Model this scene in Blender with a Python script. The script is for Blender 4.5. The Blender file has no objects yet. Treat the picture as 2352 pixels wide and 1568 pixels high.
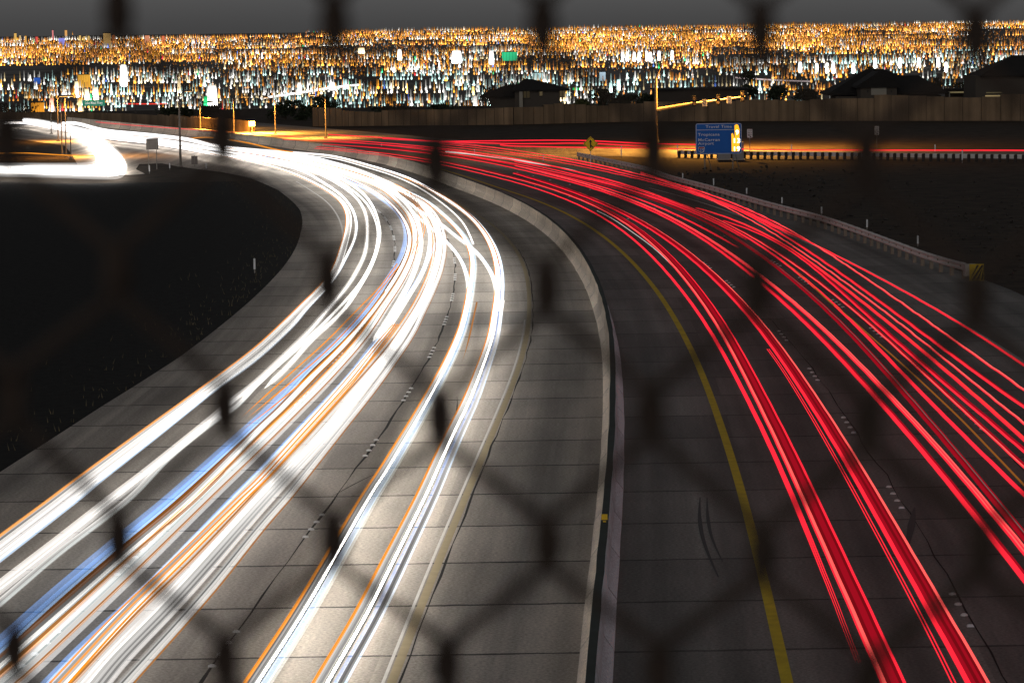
import bpy, bmesh, math, random
import numpy as np
from mathutils import Vector
random.seed(7); rng = np.random.default_rng(11)
S = bpy.context.scene; COL = S.collection
R = math.radians

# ------------------------------------------------------------------ camera
F, H, HV, ROLL = 7200.0, 11.2, 61.0, R(0.8)      # focal length in pixels of a 2352 px wide frame, eye height
CX, CY = 1176.0, 784.0
PITCH = math.atan((CY - HV) * math.cos(ROLL) / F)
cam = bpy.data.cameras.new("camera"); co = bpy.data.objects.new("camera", cam); COL.objects.link(co)
cam.sensor_width = 36.0; cam.lens = F / 2352 * 36.0
cam.clip_start = 0.05; cam.clip_end = 90000
cam.dof.use_dof = True; cam.dof.focus_distance = 170.0; cam.dof.aperture_fstop = 12.5
co.location = (0, 0, H)
co.rotation_mode = 'XYZ'
from mathutils import Matrix
co.matrix_world = (Matrix.Translation((0, 0, H)) @ Matrix.Rotation(R(90) - PITCH, 4, 'X') @ Matrix.Rotation(-ROLL, 4, 'Z'))
S.camera = co

# ------------------------------------------------------------------ world, moon, exposure
SUN_EL, SUN_ROT = R(18), R(200)
W = bpy.data.worlds.new("World"); S.world = W; W.use_nodes = True
nt = W.node_tree; bg = nt.nodes["Background"]
sky = nt.nodes.new("ShaderNodeTexSky"); sky.sky_type = 'NISHITA'; sky.sun_disc = False
sky.sun_elevation = SUN_EL; sky.sun_rotation = SUN_ROT; sky.air_density = 1.0; sky.dust_density = 1.5
hs = nt.nodes.new("ShaderNodeHueSaturation"); hs.inputs['Saturation'].default_value = 0.10
nt.links.new(sky.outputs[0], hs.inputs['Color']); tint = nt.nodes.new('ShaderNodeMix'); tint.data_type = 'RGBA'; tint.blend_type = 'MULTIPLY'; tint.inputs[0].default_value = 1; tint.inputs[7].default_value = (1, .99, 1.02, 1)
nt.links.new(hs.outputs[0], tint.inputs[6]); nt.links.new(tint.outputs[2], bg.inputs[0])
bg.inputs[1].default_value = 0.0290
sl = bpy.data.lights.new("moon", 'SUN'); sl.energy = 0.01; sl.angle = R(0.5); sl.color = (1, .95, .88)
so = bpy.data.objects.new("moon", sl); COL.objects.link(so)
so.rotation_euler = (R(90) - SUN_EL, 0, R(20))
vs = S.view_settings; vs.view_transform = 'Standard'; vs.look = 'None'; vs.exposure = 0.0; vs.gamma = 1.0
vs.use_curve_mapping = False
S.cycles.transparent_max_bounces = 96
S.cycles.max_bounces = 6
S.cycles.sample_clamp_indirect = 4.0

# ------------------------------------------------------------------ helpers
def ray(u, v):
    x, y = u - CX, v - CY
    c, s = math.cos(ROLL), math.sin(ROLL)
    xr, yr = x * c - y * s, x * s + y * c
    cp, sp = math.cos(PITCH), math.sin(PITCH)
    return xr / F, (F * cp - yr * sp) / F, (-F * sp - yr * cp) / F
def at(u, v, z=0.0):                       # the point of the level plane z under a sight line
    a, b, c = ray(u, v); t = (z - H) / c
    return Vector((a * t, b * t, z))
def atd(u, v, d):                          # the point at ground distance d on a sight line
    a, b, c = ray(u, v); t = d / b
    return Vector((a * t, d, H + c * t))

MATS = {}
def mat(name, color, rough=0.85, noise=0.0, scale=3.0, metal=0.0, spec=0.3):
    if name in MATS: return MATS[name]
    m = bpy.data.materials.new(name); m.use_nodes = True
    n = m.node_tree; b = n.nodes["Principled BSDF"]
    b.inputs["Base Color"].default_value = (*color, 1); b.inputs["Roughness"].default_value = rough
    b.inputs["Metallic"].default_value = metal; b.inputs["Specular IOR Level"].default_value = spec
    if noise:
        tc = n.nodes.new("ShaderNodeTexCoord"); nz = n.nodes.new("ShaderNodeTexNoise")
        nz.inputs["Scale"].default_value = scale; nz.inputs["Detail"].default_value = 8
        mx = n.nodes.new("ShaderNodeMix"); mx.data_type = 'RGBA'
        mx.inputs[6].default_value = (*[c * (1 - noise) for c in color], 1)
        mx.inputs[7].default_value = (*[min(1, c * (1 + noise)) for c in color], 1)
        n.links.new(tc.outputs["Object"], nz.inputs["Vector"])
        n.links.new(nz.outputs["Fac"], mx.inputs[0]); n.links.new(mx.outputs[2], b.inputs["Base Color"])
    MATS[name] = m; return m
def em(color, strength=1.0, sample=True, add=False, near=1.0):
    key = ("em", tuple(round(c, 3) for c in color), round(strength, 3), sample, add, near)
    if key in MATS: return MATS[key]
    m = bpy.data.materials.new("glow"); m.use_nodes = True; n = m.node_tree
    n.nodes.remove(n.nodes["Principled BSDF"]); out = n.nodes["Material Output"]
    e = n.nodes.new("ShaderNodeEmission"); e.inputs[0].default_value = (*color, 1); e.inputs[1].default_value = strength
    if near != 1.0:                        # fast, close traffic leaves a weaker stream than the slow far bend
        gp = n.nodes.new("ShaderNodeNewGeometry"); sx_ = n.nodes.new("ShaderNodeSeparateXYZ"); mr = n.nodes.new("ShaderNodeMapRange")
        mr.inputs[1].default_value = 62; mr.inputs[2].default_value = 150; mr.inputs[3].default_value = near * strength; mr.inputs[4].default_value = strength
        n.links.new(gp.outputs["Position"], sx_.inputs[0]); n.links.new(sx_.outputs[1], mr.inputs[0]); n.links.new(mr.outputs[0], e.inputs[1])
    if add:
        t = n.nodes.new("ShaderNodeBsdfTransparent"); a = n.nodes.new("ShaderNodeAddShader")
        n.links.new(e.outputs[0], a.inputs[0]); n.links.new(t.outputs[0], a.inputs[1]); n.links.new(a.outputs[0], out.inputs[0])
    else: n.links.new(e.outputs[0], out.inputs[0])
    m.cycles.emission_sampling = 'FRONT' if sample else 'NONE'
    MATS[key] = m; return m

M_LIGHT_BLOCK = mat("added_light_block", (.01, .01, .01), .9)
class MB:                                  # collects boxes, prisms and tubes; build() links them as ONE mesh object
    def __init__(s): s.v = []; s.f = []; s.dark = set()
    def add(s, verts, faces):
        k = len(s.v); s.v += [tuple(p) for p in verts]; s.f += [tuple(i + k for i in f) for f in faces]; return s
    def box(s, c, size, rz=0.0, rx=0.0):
        hx, hy, hz = [q / 2 for q in size]; M = Matrix.Rotation(rz, 3, 'Z') @ Matrix.Rotation(rx, 3, 'X')
        P = [M @ Vector((a * hx, b * hy, d * hz)) + Vector(c) for a in (-1, 1) for b in (-1, 1) for d in (-1, 1)]
        return s.add(P, [(0, 1, 3, 2), (4, 6, 7, 5), (0, 4, 5, 1), (2, 3, 7, 6), (0, 2, 6, 4), (1, 5, 7, 3)])
    def bar(s, a, b, r0, r1=None, n=8):
        return s.tube([a, b], [r0, r0 if r1 is None else r1], n)
    def tube(s, pts, rad, n=6, caps=True, flat=1.0):
        P = np.array([tuple(p) for p in pts], float); m = len(P)
        rad = np.broadcast_to(np.asarray(rad, float), (m,))
        T = np.gradient(P, axis=0); T /= np.linalg.norm(T, axis=1)[:, None] + 1e-12
        up = np.where(np.abs(T[:, 2:3]) > .9, np.array([[0., 1., 0.]]), np.array([[0., 0., 1.]]))
        sd = np.cross(T, up); sd /= np.linalg.norm(sd, axis=1)[:, None]; nn = np.cross(sd, T)
        a = np.arange(n) * 2 * np.pi / n
        V = P[:, None] + rad[:, None, None] * (np.cos(a)[None, :, None] * sd[:, None] + flat * np.sin(a)[None, :, None] * nn[:, None])
        fs = []
        for i in range(m - 1):
            for j in range(n):
                k = (j + 1) % n; fs.append((i * n + j, i * n + k, (i + 1) * n + k, (i + 1) * n + j))
        if caps: fs += [tuple(range(n))[::-1], tuple((m - 1) * n + j for j in range(n))]
        return s.add(V.reshape(-1, 3), fs)
    def hooded(s, pts, rad, n=5):           # a stream glowing upward only; black underside added to keep light off the road
        P = np.array([tuple(p) for p in pts], float); m = len(P); rad = np.broadcast_to(np.asarray(rad, float), (m,))
        T = np.gradient(P, axis=0); T /= np.linalg.norm(T, axis=1)[:, None] + 1e-12
        sd = np.cross(T, np.array([[0., 0., 1.]])); sd /= np.linalg.norm(sd, axis=1)[:, None]; up = np.array([0., 0., 1.])
        a = np.linspace(0, np.pi, n); V = P[:, None] + rad[:, None, None] * (np.cos(a)[None, :, None] * sd[:, None] + 1.25 * np.sin(a)[None, :, None] * up)
        k = len(s.f); fs = []
        for i in range(m - 1):
            for j in range(n):
                q = (j + 1) % n; fs.append((i * n + j, i * n + q, (i + 1) * n + q, (i + 1) * n + j))
                if j == n - 1: s.dark.add(k + len(fs) - 1)
        fs += [tuple(range(n))[::-1], tuple((m - 1) * n + j for j in range(n))]
        return s.add(V.reshape(-1, 3), fs)
    def prism(s, poly, y0, y1):            # polygon in x,z extruded along y
        n = len(poly)
        P = [(x, y0, z) for x, z in poly] + [(x, y1, z) for x, z in poly]
        return s.add(P, [tuple(range(n)), tuple(range(2 * n - 1, n - 1, -1))] + [(i, i + n, (i + 1) % n + n, (i + 1) % n) for i in range(n)])
    def strip(s, A, B):
        n = len(A); return s.add(list(A) + list(B), [(i, i + 1, n + i + 1, n + i) for i in range(n - 1)])
    def build(s, name, m, parent=None, smooth=False, loc=None):
        me = bpy.data.meshes.new(name); me.from_pydata(s.v, [], s.f); me.update()
        bm = bmesh.new(); bm.from_mesh(me); bmesh.ops.recalc_face_normals(bm, faces=bm.faces); bm.to_mesh(me); bm.free()
        if smooth: me.polygons.foreach_set("use_smooth", [True] * len(me.polygons))
        me.materials.append(m)
        if s.dark:
            me.materials.append(M_LIGHT_BLOCK)
            for i in s.dark: me.polygons[i].material_index = 1
        o = bpy.data.objects.new(name, me); COL.objects.link(o)
        if parent: o.parent = parent
        if loc is not None: o.location = loc
        return o
def tag(o, label, cat, group=None, kind=None):
    o['label'] = label; o['category'] = cat
    if group: o['group'] = group
    if kind: o['kind'] = kind
    return o
def struct(o): o['kind'] = 'structure'; return o
def thing(name, label, cat, loc, rz=0.0, group=None):
    o = bpy.data.objects.new(name, None); o.empty_display_size = .3; COL.objects.link(o); o.location = loc; o.rotation_euler = (0, 0, rz)
    return tag(o, label, cat, group)
def copy_tree(o, loc=None, rz=None):
    c = o.copy(); COL.objects.link(c)
    if loc is not None: c.location = loc
    if rz is not None: c.rotation_euler = (0, 0, rz)
    for ch in list(o.children):
        d = ch.copy(); COL.objects.link(d); d.parent = c
        for g in list(ch.children):
            e = g.copy(); COL.objects.link(e); e.parent = d
    return c
def text(name, s, size, m, parent, loc, width=None, align='LEFT', sp=1.1, thick=.004):
    cu = bpy.data.curves.new(name, 'FONT'); cu.body = s; cu.size = size; cu.align_x = align; cu.extrude = thick
    cu.space_character = sp; cu.space_line = .85; cu.resolution_u = 3; cu.offset = size * .012
    t = bpy.data.objects.new(name, cu); COL.objects.link(t)
    dg = bpy.context.evaluated_depsgraph_get(); me = bpy.data.meshes.new_from_object(t.evaluated_get(dg))
    bpy.data.objects.remove(t); bpy.data.curves.remove(cu)
    xs = [v.co.x for v in me.vertices]; w = max(xs) - min(xs); k = width / w if width else 1.0
    for v in me.vertices: v.co = Vector((v.co.x * k, -v.co.z, v.co.y))
    me.materials.clear(); me.materials.append(m); me.name = name
    o = bpy.data.objects.new(name, me); COL.objects.link(o); o.parent = parent; o.location = loc; return o

def crom(pts, step=6.0, smooth=3):         # smooth curve through traced points, resampled evenly
    P = np.array(pts, float)
    if len(P) > 2:
        Q = np.vstack([2 * P[0] - P[1], P, 2 * P[-1] - P[-2]]); out = []
        for i in range(1, len(Q) - 2):
            a, b, c, d = Q[i - 1:i + 3]
            for t in np.linspace(0, 1, 24, endpoint=False):
                out.append(.5 * (2 * b + (c - a) * t + (2 * a - 5 * b + 4 * c - d) * t * t + (3 * b - a - 3 * c + d) * t ** 3))
        out.append(Q[-2]); P = np.array(out)
    L = np.r_[0, np.cumsum(np.linalg.norm(np.diff(P, axis=0), axis=1))]
    n = max(3, int(L[-1] / step)); t = np.linspace(0, L[-1], n)
    P = np.stack([np.interp(t, L, P[:, k]) for k in range(P.shape[1])], 1)
    for _ in range(smooth * 4):
        P[1:-1] = .25 * P[:-2] + .5 * P[1:-1] + .25 * P[2:]
    return P
def lay(pts, z, step=6.0, smooth=3, ext=True):     # traced curve laid on the plane z, run on past the frame
    P = crom(pts, step, smooth)
    G = np.array([at(u, v, z) for u, v in P])
    if ext:
        u, v = pts[-1]
        if v > 1560 or u < 5 or u > 2346:
            d = G[-1] - G[-4]; d /= np.linalg.norm(d); G = np.vstack([G] + [G[-1] + d * k for k in (3, 8, 16, 26)])
        u, v = pts[0]
        if u < 5:
            d = G[0] - G[3]; d /= np.linalg.norm(d); G = np.vstack([G[0] + d * k for k in (30, 12, 4)] + [G])
    return G

# ------------------------------------------------------------------ the lie of the roads (from the median barrier)
BAR = [(1324,1568),(1341.5,1414),(1355,1294.6),(1367,1194),(1375,1142.7),(1384.6,961.7),(1387,891),(1384.6,815.4),(1376.5,761),(1365.7,717.8),(1353,677.7),(1330,629),(1309,595.7),(1283.7,565),(1253,536.7),(1214.5,508.5),(1176,486.8),(1152,475),(1100.7,452),(1049.4,434),(1011,418.8),(972,404),(900,382),(811,362),(700,346),(588,331),(487,319),(364,306),(256,295),(150,284)]
B0 = np.array([at(u, v) for u, v in BAR])[:, :2]
dn = (B0[0] - B0[3]); dn /= np.linalg.norm(dn)
B0 = np.vstack([B0[0] + dn * 58, B0[0] + dn * 25, B0])
BP = crom(B0, 2.0, 6)
BT = np.gradient(BP, axis=0); BT /= np.linalg.norm(BT, axis=1)[:, None]
BN = np.stack([-BT[:, 1], BT[:, 0]], 1)            # to the left of the barrier
BS = np.r_[0, np.cumsum(np.linalg.norm(np.diff(BP, axis=0), axis=1))]
def off(t): t = np.broadcast_to(t, (len(BP),)); return BP + BN * t[:, None]
def z3(p, z): return np.column_stack([p, np.full(len(p), z)])
LEFT_W = np.interp(BP[:, 1], [40,80,93,107,125,148,174,197,222,240,260,300,370], [15.8,15.4,15.1,14.6,14.2,13.7,13.2,12.5,12.2,12.9,15,17,18])
RIGHT_W = np.interp(BP[:, 1], [40,130,149,176,196,220,240,270,370], [19,17.6,16.6,15.8,15.3,15.8,18,20,20])

# ------------------------------------------------------------------ ground, roads
def concrete(name, base, joint, scale_dark=1.0, joints=True):
    m = bpy.data.materials.new(name); m.use_nodes = True; n = m.node_tree; b = n.nodes["Principled BSDF"]
    b.inputs["Roughness"].default_value = .8; b.inputs["Specular IOR Level"].default_value = .25
    uv = n.nodes.new("ShaderNodeUVMap"); sep = n.nodes.new("ShaderNodeSeparateXYZ"); n.links.new(uv.outputs[0], sep.inputs[0])
    def math_(op, a, b2=None, c=None):
        q = n.nodes.new("ShaderNodeMath"); q.operation = op
        for i, x in enumerate((a, b2, c)):
            if x is None: continue
            if isinstance(x, (int, float)): q.inputs[i].default_value = x
            else: n.links.new(x, q.inputs[i])
        return q.outputs[0]
    def noise(sc, det=6, rough=.6, stretch=(1, 1, 1)):
        mp = n.nodes.new("ShaderNodeMapping"); mp.inputs["Scale"].default_value = stretch
        q = n.nodes.new("ShaderNodeTexNoise"); q.inputs["Scale"].default_value = sc; q.inputs["Detail"].default_value = det; q.inputs["Roughness"].default_value = rough
        n.links.new(uv.outputs[0], mp.inputs[0]); n.links.new(mp.outputs[0], q.inputs["Vector"]); return q.outputs["Fac"]
    s, t = sep.outputs[0], sep.outputs[1]
    grain = noise(14, 8, .75); blot = noise(.35, 5, .6, (.25, 1, 1)); lane = noise(1.1, 4, .5, (.012, 1, 1)); wob = noise(1.5, 4, .6)
    g = math_('MULTIPLY_ADD', grain, 2.6, -.30)
    g = math_('MULTIPLY', g, math_('MULTIPLY_ADD', blot, 1.4, .3))
    g = math_('MULTIPLY', g, math_('MULTIPLY_ADD', lane, 1.7, .15))
    if joints:
        ph = math_('ADD', math_('MULTIPLY_ADD', s, 1 / 4.85, math_('MULTIPLY', t, .012)), math_('MULTIPLY', math_('SUBTRACT', wob, .5), .03))
        fr = math_('ABSOLUTE', math_('SUBTRACT', math_('FRACT', ph), .5))
        jw = math_('MULTIPLY_ADD', noise(.9, 3, .5), .022, .003)
        wn = n.nodes.new("ShaderNodeTexWhiteNoise"); wn.noise_dimensions = '2D'; cv = n.nodes.new("ShaderNodeCombineXYZ")
        n.links.new(math_('FLOOR', math_('ADD', ph, .5)), cv.inputs[0]); n.links.new(math_('FLOOR', math_('MULTIPLY', t, .28)), cv.inputs[1]); n.links.new(cv.outputs[0], wn.inputs["Vector"])
        g = math_('MULTIPLY', g, math_('MULTIPLY_ADD', wn.outputs["Value"], .34, .80))
        j = math_('LESS_THAN', fr, jw)
        g = math_('MULTIPLY', g, math_('SUBTRACT', 1.0, math_('MULTIPLY', j, joint)))
    mx = n.nodes.new("ShaderNodeMix"); mx.data_type = 'RGBA'; mx.blend_type = 'MULTIPLY'; mx.inputs[0].default_value = 1
    mx.inputs[6].default_value = (*base, 1); cb = n.nodes.new("ShaderNodeCombineColor")
    for i in range(3): n.links.new(g, cb.inputs[i])
    n.links.new(cb.outputs[0], mx.inputs[7]); n.links.new(mx.outputs[2], b.inputs["Base Color"])
    bp = n.nodes.new("ShaderNodeBump"); bp.inputs["Strength"].default_value = .5; bp.inputs["Distance"].default_value = .01
    n.links.new(g, bp.inputs["Height"]); n.links.new(bp.outputs[0], b.inputs["Normal"])
    return m
def road(name, t0, t1, z, m, nx=8):
    A = [off(np.asarray(t0) + (np.asarray(t1) - np.asarray(t0)) * k / nx) for k in range(nx + 1)]
    vs_ = np.vstack([z3(a, z) for a in A]); n = len(BP)
    tt = np.concatenate([np.broadcast_to(np.asarray(t0, float) + (np.asarray(t1, float) - np.asarray(t0, float)) * k / nx, (n,)) for k in range(nx + 1)])
    ss = np.tile(BS, nx + 1)
    fs = [(k * n + i, k * n + i + 1, (k + 1) * n + i + 1, (k + 1) * n + i) for k in range(nx) for i in range(n - 1)]
    mb = MB(); mb.add(vs_, fs); o = mb.build(name, m)
    uvl = o.data.uv_layers.new(name="UVMap")
    for lp in o.data.loops: uvl.data[lp.index].uv = (ss[lp.vertex_index], tt[lp.vertex_index])
    return struct(o)
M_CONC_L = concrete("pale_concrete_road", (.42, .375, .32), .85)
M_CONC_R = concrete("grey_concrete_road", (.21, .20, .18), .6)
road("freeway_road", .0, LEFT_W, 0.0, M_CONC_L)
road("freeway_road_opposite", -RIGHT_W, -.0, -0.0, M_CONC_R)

def dirt(name, a, b, sc=.6):
    m = bpy.data.materials.new(name); m.use_nodes = True; n = m.node_tree; p = n.nodes["Principled BSDF"]; p.inputs["Roughness"].default_value = .95; p.inputs["Specular IOR Level"].default_value = .1
    tc = n.nodes.new("ShaderNodeTexCoord"); q = n.nodes.new("ShaderNodeTexNoise"); q.inputs["Scale"].default_value = sc; q.inputs["Detail"].default_value = 12; q.inputs["Roughness"].default_value = .7
    r = n.nodes.new("ShaderNodeValToRGB"); r.color_ramp.elements[0].position = .35; r.color_ramp.elements[0].color = (*a, 1); r.color_ramp.elements[1].position = .7; r.color_ramp.elements[1].color = (*b, 1)
    n.links.new(tc.outputs["Object"], q.inputs["Vector"]); n.links.new(q.outputs["Fac"], r.inputs[0]); n.links.new(r.outputs[0], p.inputs["Base Color"]); return m
def gz(y): return -.03 if y < 450 else (-.03 - 50 * (y - 450) / 1550 if y < 2000 else -50.03)
ys = [-80, 0, 60, 120, 200, 300, 400, 450, 600, 900, 1300, 2000, 3000, 5000, 9000, 16000, 30000, 60000]
mb = MB(); nxx = 12
for y in ys:
    hw = max(400, y * 1.2)
    mb.v += [(-hw + 2 * hw * k / nxx, y, gz(y)) for k in range(nxx + 1)]
for i in range(len(ys) - 1):
    for k in range(nxx): a = i * (nxx + 1) + k; mb.f.append((a, a + 1, a + nxx + 2, a + nxx + 1))
struct(mb.build("ground", dirt("bare_earth", (.03, .022, .016), (.085, .062, .042))))
mb = MB(); VY = [1650, 2300, 3200, 4500, 7000, 12000, 22000, 40000, 59000]
for y in VY: mb.v += [(x_ * max(400, y * 1.15), y, gz(y) + .5) for x_ in (-1, -.5, 0, .5, 1)]
mb.f = [(i * 5 + k, i * 5 + k + 1, i * 5 + k + 6, i * 5 + k + 5) for i in range(len(VY) - 1) for k in range(4)]
struct(mb.build("valley_floor", dirt("pale_streets_and_roofs", (.09, .085, .08), (.30, .28, .25), .004)))
# the dark planted verge left of the road
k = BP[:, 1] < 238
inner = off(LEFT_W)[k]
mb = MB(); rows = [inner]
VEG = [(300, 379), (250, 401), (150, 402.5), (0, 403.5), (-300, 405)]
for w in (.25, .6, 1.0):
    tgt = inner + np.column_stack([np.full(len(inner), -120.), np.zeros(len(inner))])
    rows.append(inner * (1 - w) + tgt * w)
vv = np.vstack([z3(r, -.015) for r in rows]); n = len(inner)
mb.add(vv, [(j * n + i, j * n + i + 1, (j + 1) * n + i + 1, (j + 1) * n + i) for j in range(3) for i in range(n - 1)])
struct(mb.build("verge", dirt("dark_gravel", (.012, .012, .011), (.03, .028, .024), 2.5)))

def sheet(name, poly, z, m, plane=0.0):
    P = [at(u, v, plane) for u, v in poly]; mb = MB(); mb.add([(p.x, p.y, z) for p in P], [tuple(range(len(P)))])
    o = mb.build(name, m); uvl = o.data.uv_layers.new(name="UVMap")
    for lp in o.data.loops:
        c = o.data.vertices[lp.vertex_index].co; uvl.data[lp.index].uv = (c.y, c.x)
    return struct(o)
M_RAMP = concrete("ramp_concrete", (.50, .43, .36), .5, joints=False)
M_ASPH = concrete("old_asphalt", (.10, .095, .09), .5, joints=False)
sheet("ramp_road", [(-260,378),(178,378),(165,355),(135,318),(60,296),(-40,296),(-120,272),(60,268),(190,284),(300,300),(487,326),(640,372),(588,409.5),(512,396),(410,383),(372,375.5),(320,377),(312,389),(333,399.5),(300,402),(-260,402)], .006, M_RAMP)
sheet("cross_road", [(1011,330),(1330,338),(1700,344),(2352,345),(2900,344),(2900,368),(2352,366),(1764,366),(1480,362),(1300,356),(1080,346)], .004, M_ASPH)

def line(name, t, w, z, m, y0=-20, y1=330, jitter=0.0):
    k = (BP[:, 1] > y0) & (BP[:, 1] < y1)
    t = np.broadcast_to(t, (len(BP),)).astype(float)
    if jitter:
        t = t + rng.normal(0, jitter, len(BP)); w = w * rng.uniform(.3, 1.5, len(BP))
    a, b = off(t - np.asarray(w) / 2)[k], off(t + np.asarray(w) / 2)[k]
    mb = MB(); mb.strip(z3(a, z), z3(b, z)); return struct(mb.build(name, m))
def offs_of(pts):                                    # lateral offset from the barrier of traced points
    o = []
    for u, v in pts:
        q = np.array(at(u, v))[:2]; d = np.linalg.norm(BP - q, axis=1); i = d.argmin(); o.append((q[1], float(np.dot(q - BP[i], BN[i]))))
    o.sort(); return np.interp(BP[:, 1], [a for a, _ in o], [b for _, b in o])
def sm(t, n=60):
    for _ in range(n): t[1:-1] = .25 * t[:-2] + .5 * t[1:-1] + .25 * t[2:]
    return t
M_YEL = mat("yellow_paint", (.80, .58, .012), .7, .40, 2.5)
M_TAN = mat("faded_yellow_paint", (.45, .36, .21), .8, .2, 3)
M_WHT = mat("white_paint", (.72, .70, .66), .75, .15, 3)
M_CRK = mat("dark_crack", (.03, .027, .024), 1)
T_EDGE = sm(offs_of([(900,1568),(1002,1280),(1085,1090),(1152,940),(1191,850),(1212,750),(1214,680),(1206,620),(1190,580),(1165,550)]))
T_A = sm(offs_of([(1025,542),(1038,570),(1044,599.6),(1045,637),(1040,683),(1024,737),(991,810),(939,906),(852,1029),(718,1208),(510,1490)]))
T_B = sm(offs_of([(853,470),(871,485.5),(885,503.4),(897,524),(903,547),(906.6,572.6),(902.8,606),(833,753),(779,823.5),(693.7,915.6),(354,1238),(84,1490)]))
T_Y = sm(offs_of([(1176,442),(1253,467),(1330,507),(1381,540),(1432,583),(1483.6,639),(1535,703),(1553,746),(1600,830),(1640,930),(1680,1050),(1720,1190),(1760,1340),(1812,1568)]))
T_C = sm(offs_of([(1178.6,397),(1221.6,405),(1265.7,414),(1312,424.5),(1357,435.8),(1404,448),(1453.6,463.7),(1502,479),(1554,498),(1609,519),(1666,543),(1726,574),(1789.6,611),(1858,652),(1936,706),(2024,774.7),(2130,864),(2262.6,986)]))
T_D = sm(offs_of([(1227,428.6),(1308,452.7),(1353,467.5),(1394.6,483.7),(1441,503.4),(1487,525),(1533.6,549.6),(1581,580),(1631,616),(1685,660),(1807,782),(1878,873.6),(1959,994),(2073,1167),(2236,1438.5)]))
T_W = sm(offs_of([(1660,480),(1764,524),(1943,595.7),(2123,695.7),(2200,744.4),(2352,821)]))
T_O = sm(offs_of([(731.5,447),(775,500),(786,540),(776,600),(740,660)]))
line("yellow_edge_line", T_Y, .21, .004, M_YEL, y1=300)
line("tan_edge_line", T_EDGE - .02, .17, .004, M_TAN, y1=260)
line("white_edge_line", T_EDGE + .13, .06, .004, M_WHT, y1=120)
line("white_shoulder_line", T_W, .14, .004, M_WHT, y1=215)
line("white_outer_line", T_O, .10, .004, M_WHT, y0=135, y1=235)
line("pavement_seam", T_A, .055, .004, M_CRK, y1=230, jitter=.02)
line("pavement_seam_outer", T_B, .05, .004, M_CRK, y1=230, jitter=.02)
line("pavement_seam_inner", T_EDGE - .17, .045, .004, M_CRK, y1=160, jitter=.02)
line("pavement_seam_opposite", T_D - .1, .03, .004, M_CRK, y1=120, jitter=.03)
line("pavement_seam_far_lane", T_C - .1, .03, .004, M_CRK, y1=120, jitter=.03)
# a few cracks and skid marks
def scar(name, pts, w, m):
    P = np.array([at(u, v) for u, v in crom(pts, 12, 1)])[:, :2]; T = np.gradient(P, axis=0); T /= np.linalg.norm(T, axis=1)[:, None]; N = np.stack([-T[:, 1], T[:, 0]], 1)
    ww = w * np.interp(np.arange(len(P)), [0, len(P) * .3, len(P) - 1], [.2, 1, .3])[:, None]
    mb = MB(); mb.strip(z3(P - N * ww, .007), z3(P + N * ww, .007)); return struct(mb.build(name, m))
M_SKID = mat("tyre_rubber_mark", (.10, .10, .097), .9)
scar("skid_mark", [(1608,1142),(1606,1190),(1618,1250),(1650,1325)], .05, M_SKID)
scar("skid_mark_second", [(1624,1142),(1625,1190),(1636,1240),(1660,1290)], .04, M_SKID)
scar("skid_mark_dark", [(2101,1165),(2090,1225),(2078,1275)], .09, M_SKID)
scar("pavement_crack", [(1050,910),(1052,940),(1040,975),(1024,1001)], .02, M_CRK)
scar("pavement_crack_slanted", [(760,1141),(840,1098),(900,1073)], .02, M_CRK)

# ------------------------------------------------------------------ median barrier
t = thing("concrete_barrier", "long pale concrete barrier curving down the median between the two roads", "barrier", (0, 0, 0))
prof = [(0, 0), (0.0, .08), (-.17, .30), (-.225, .80), (-.385, .80), (-.44, .30), (-.61, .08), (-.61, 0)]
A = [off(p[0]) for p in prof]; mb = MB(); n = len(BP)
jit = rng.normal(0, .006, (len(prof), n))
M_BARL = concrete("lit_left_barrier_concrete", (.80, .68, .54), .5); M_BARR = concrete("lit_right_barrier_concrete", (.82, .92, .95), .5); M_BART = mat("shaded_barrier_top", (.06, .07, .062), .95, .3, 2)  # headlight on both sides and shade on top are put into the colours
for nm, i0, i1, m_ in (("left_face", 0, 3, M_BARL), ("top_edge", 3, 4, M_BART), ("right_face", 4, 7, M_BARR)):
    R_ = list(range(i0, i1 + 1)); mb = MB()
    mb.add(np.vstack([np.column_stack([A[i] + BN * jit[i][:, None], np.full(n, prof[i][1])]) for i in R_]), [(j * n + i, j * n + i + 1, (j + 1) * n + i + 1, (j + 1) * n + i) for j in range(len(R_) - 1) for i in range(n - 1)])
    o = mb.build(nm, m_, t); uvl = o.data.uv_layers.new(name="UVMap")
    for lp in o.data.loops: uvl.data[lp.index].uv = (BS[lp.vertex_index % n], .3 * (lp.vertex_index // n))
i = int(np.abs(BP[:, 1] - 64.5).argmin()); c = off(-.30)[i]
mb = MB(); mb.box((c[0], c[1], .90), (.13, .02, .12)); mb.box((c[0], c[1] - .04, .813), (.06, .08, .025)); mb.build("reflector", mat("amber_reflector", (.85, .55, .03), .5), t)

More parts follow.
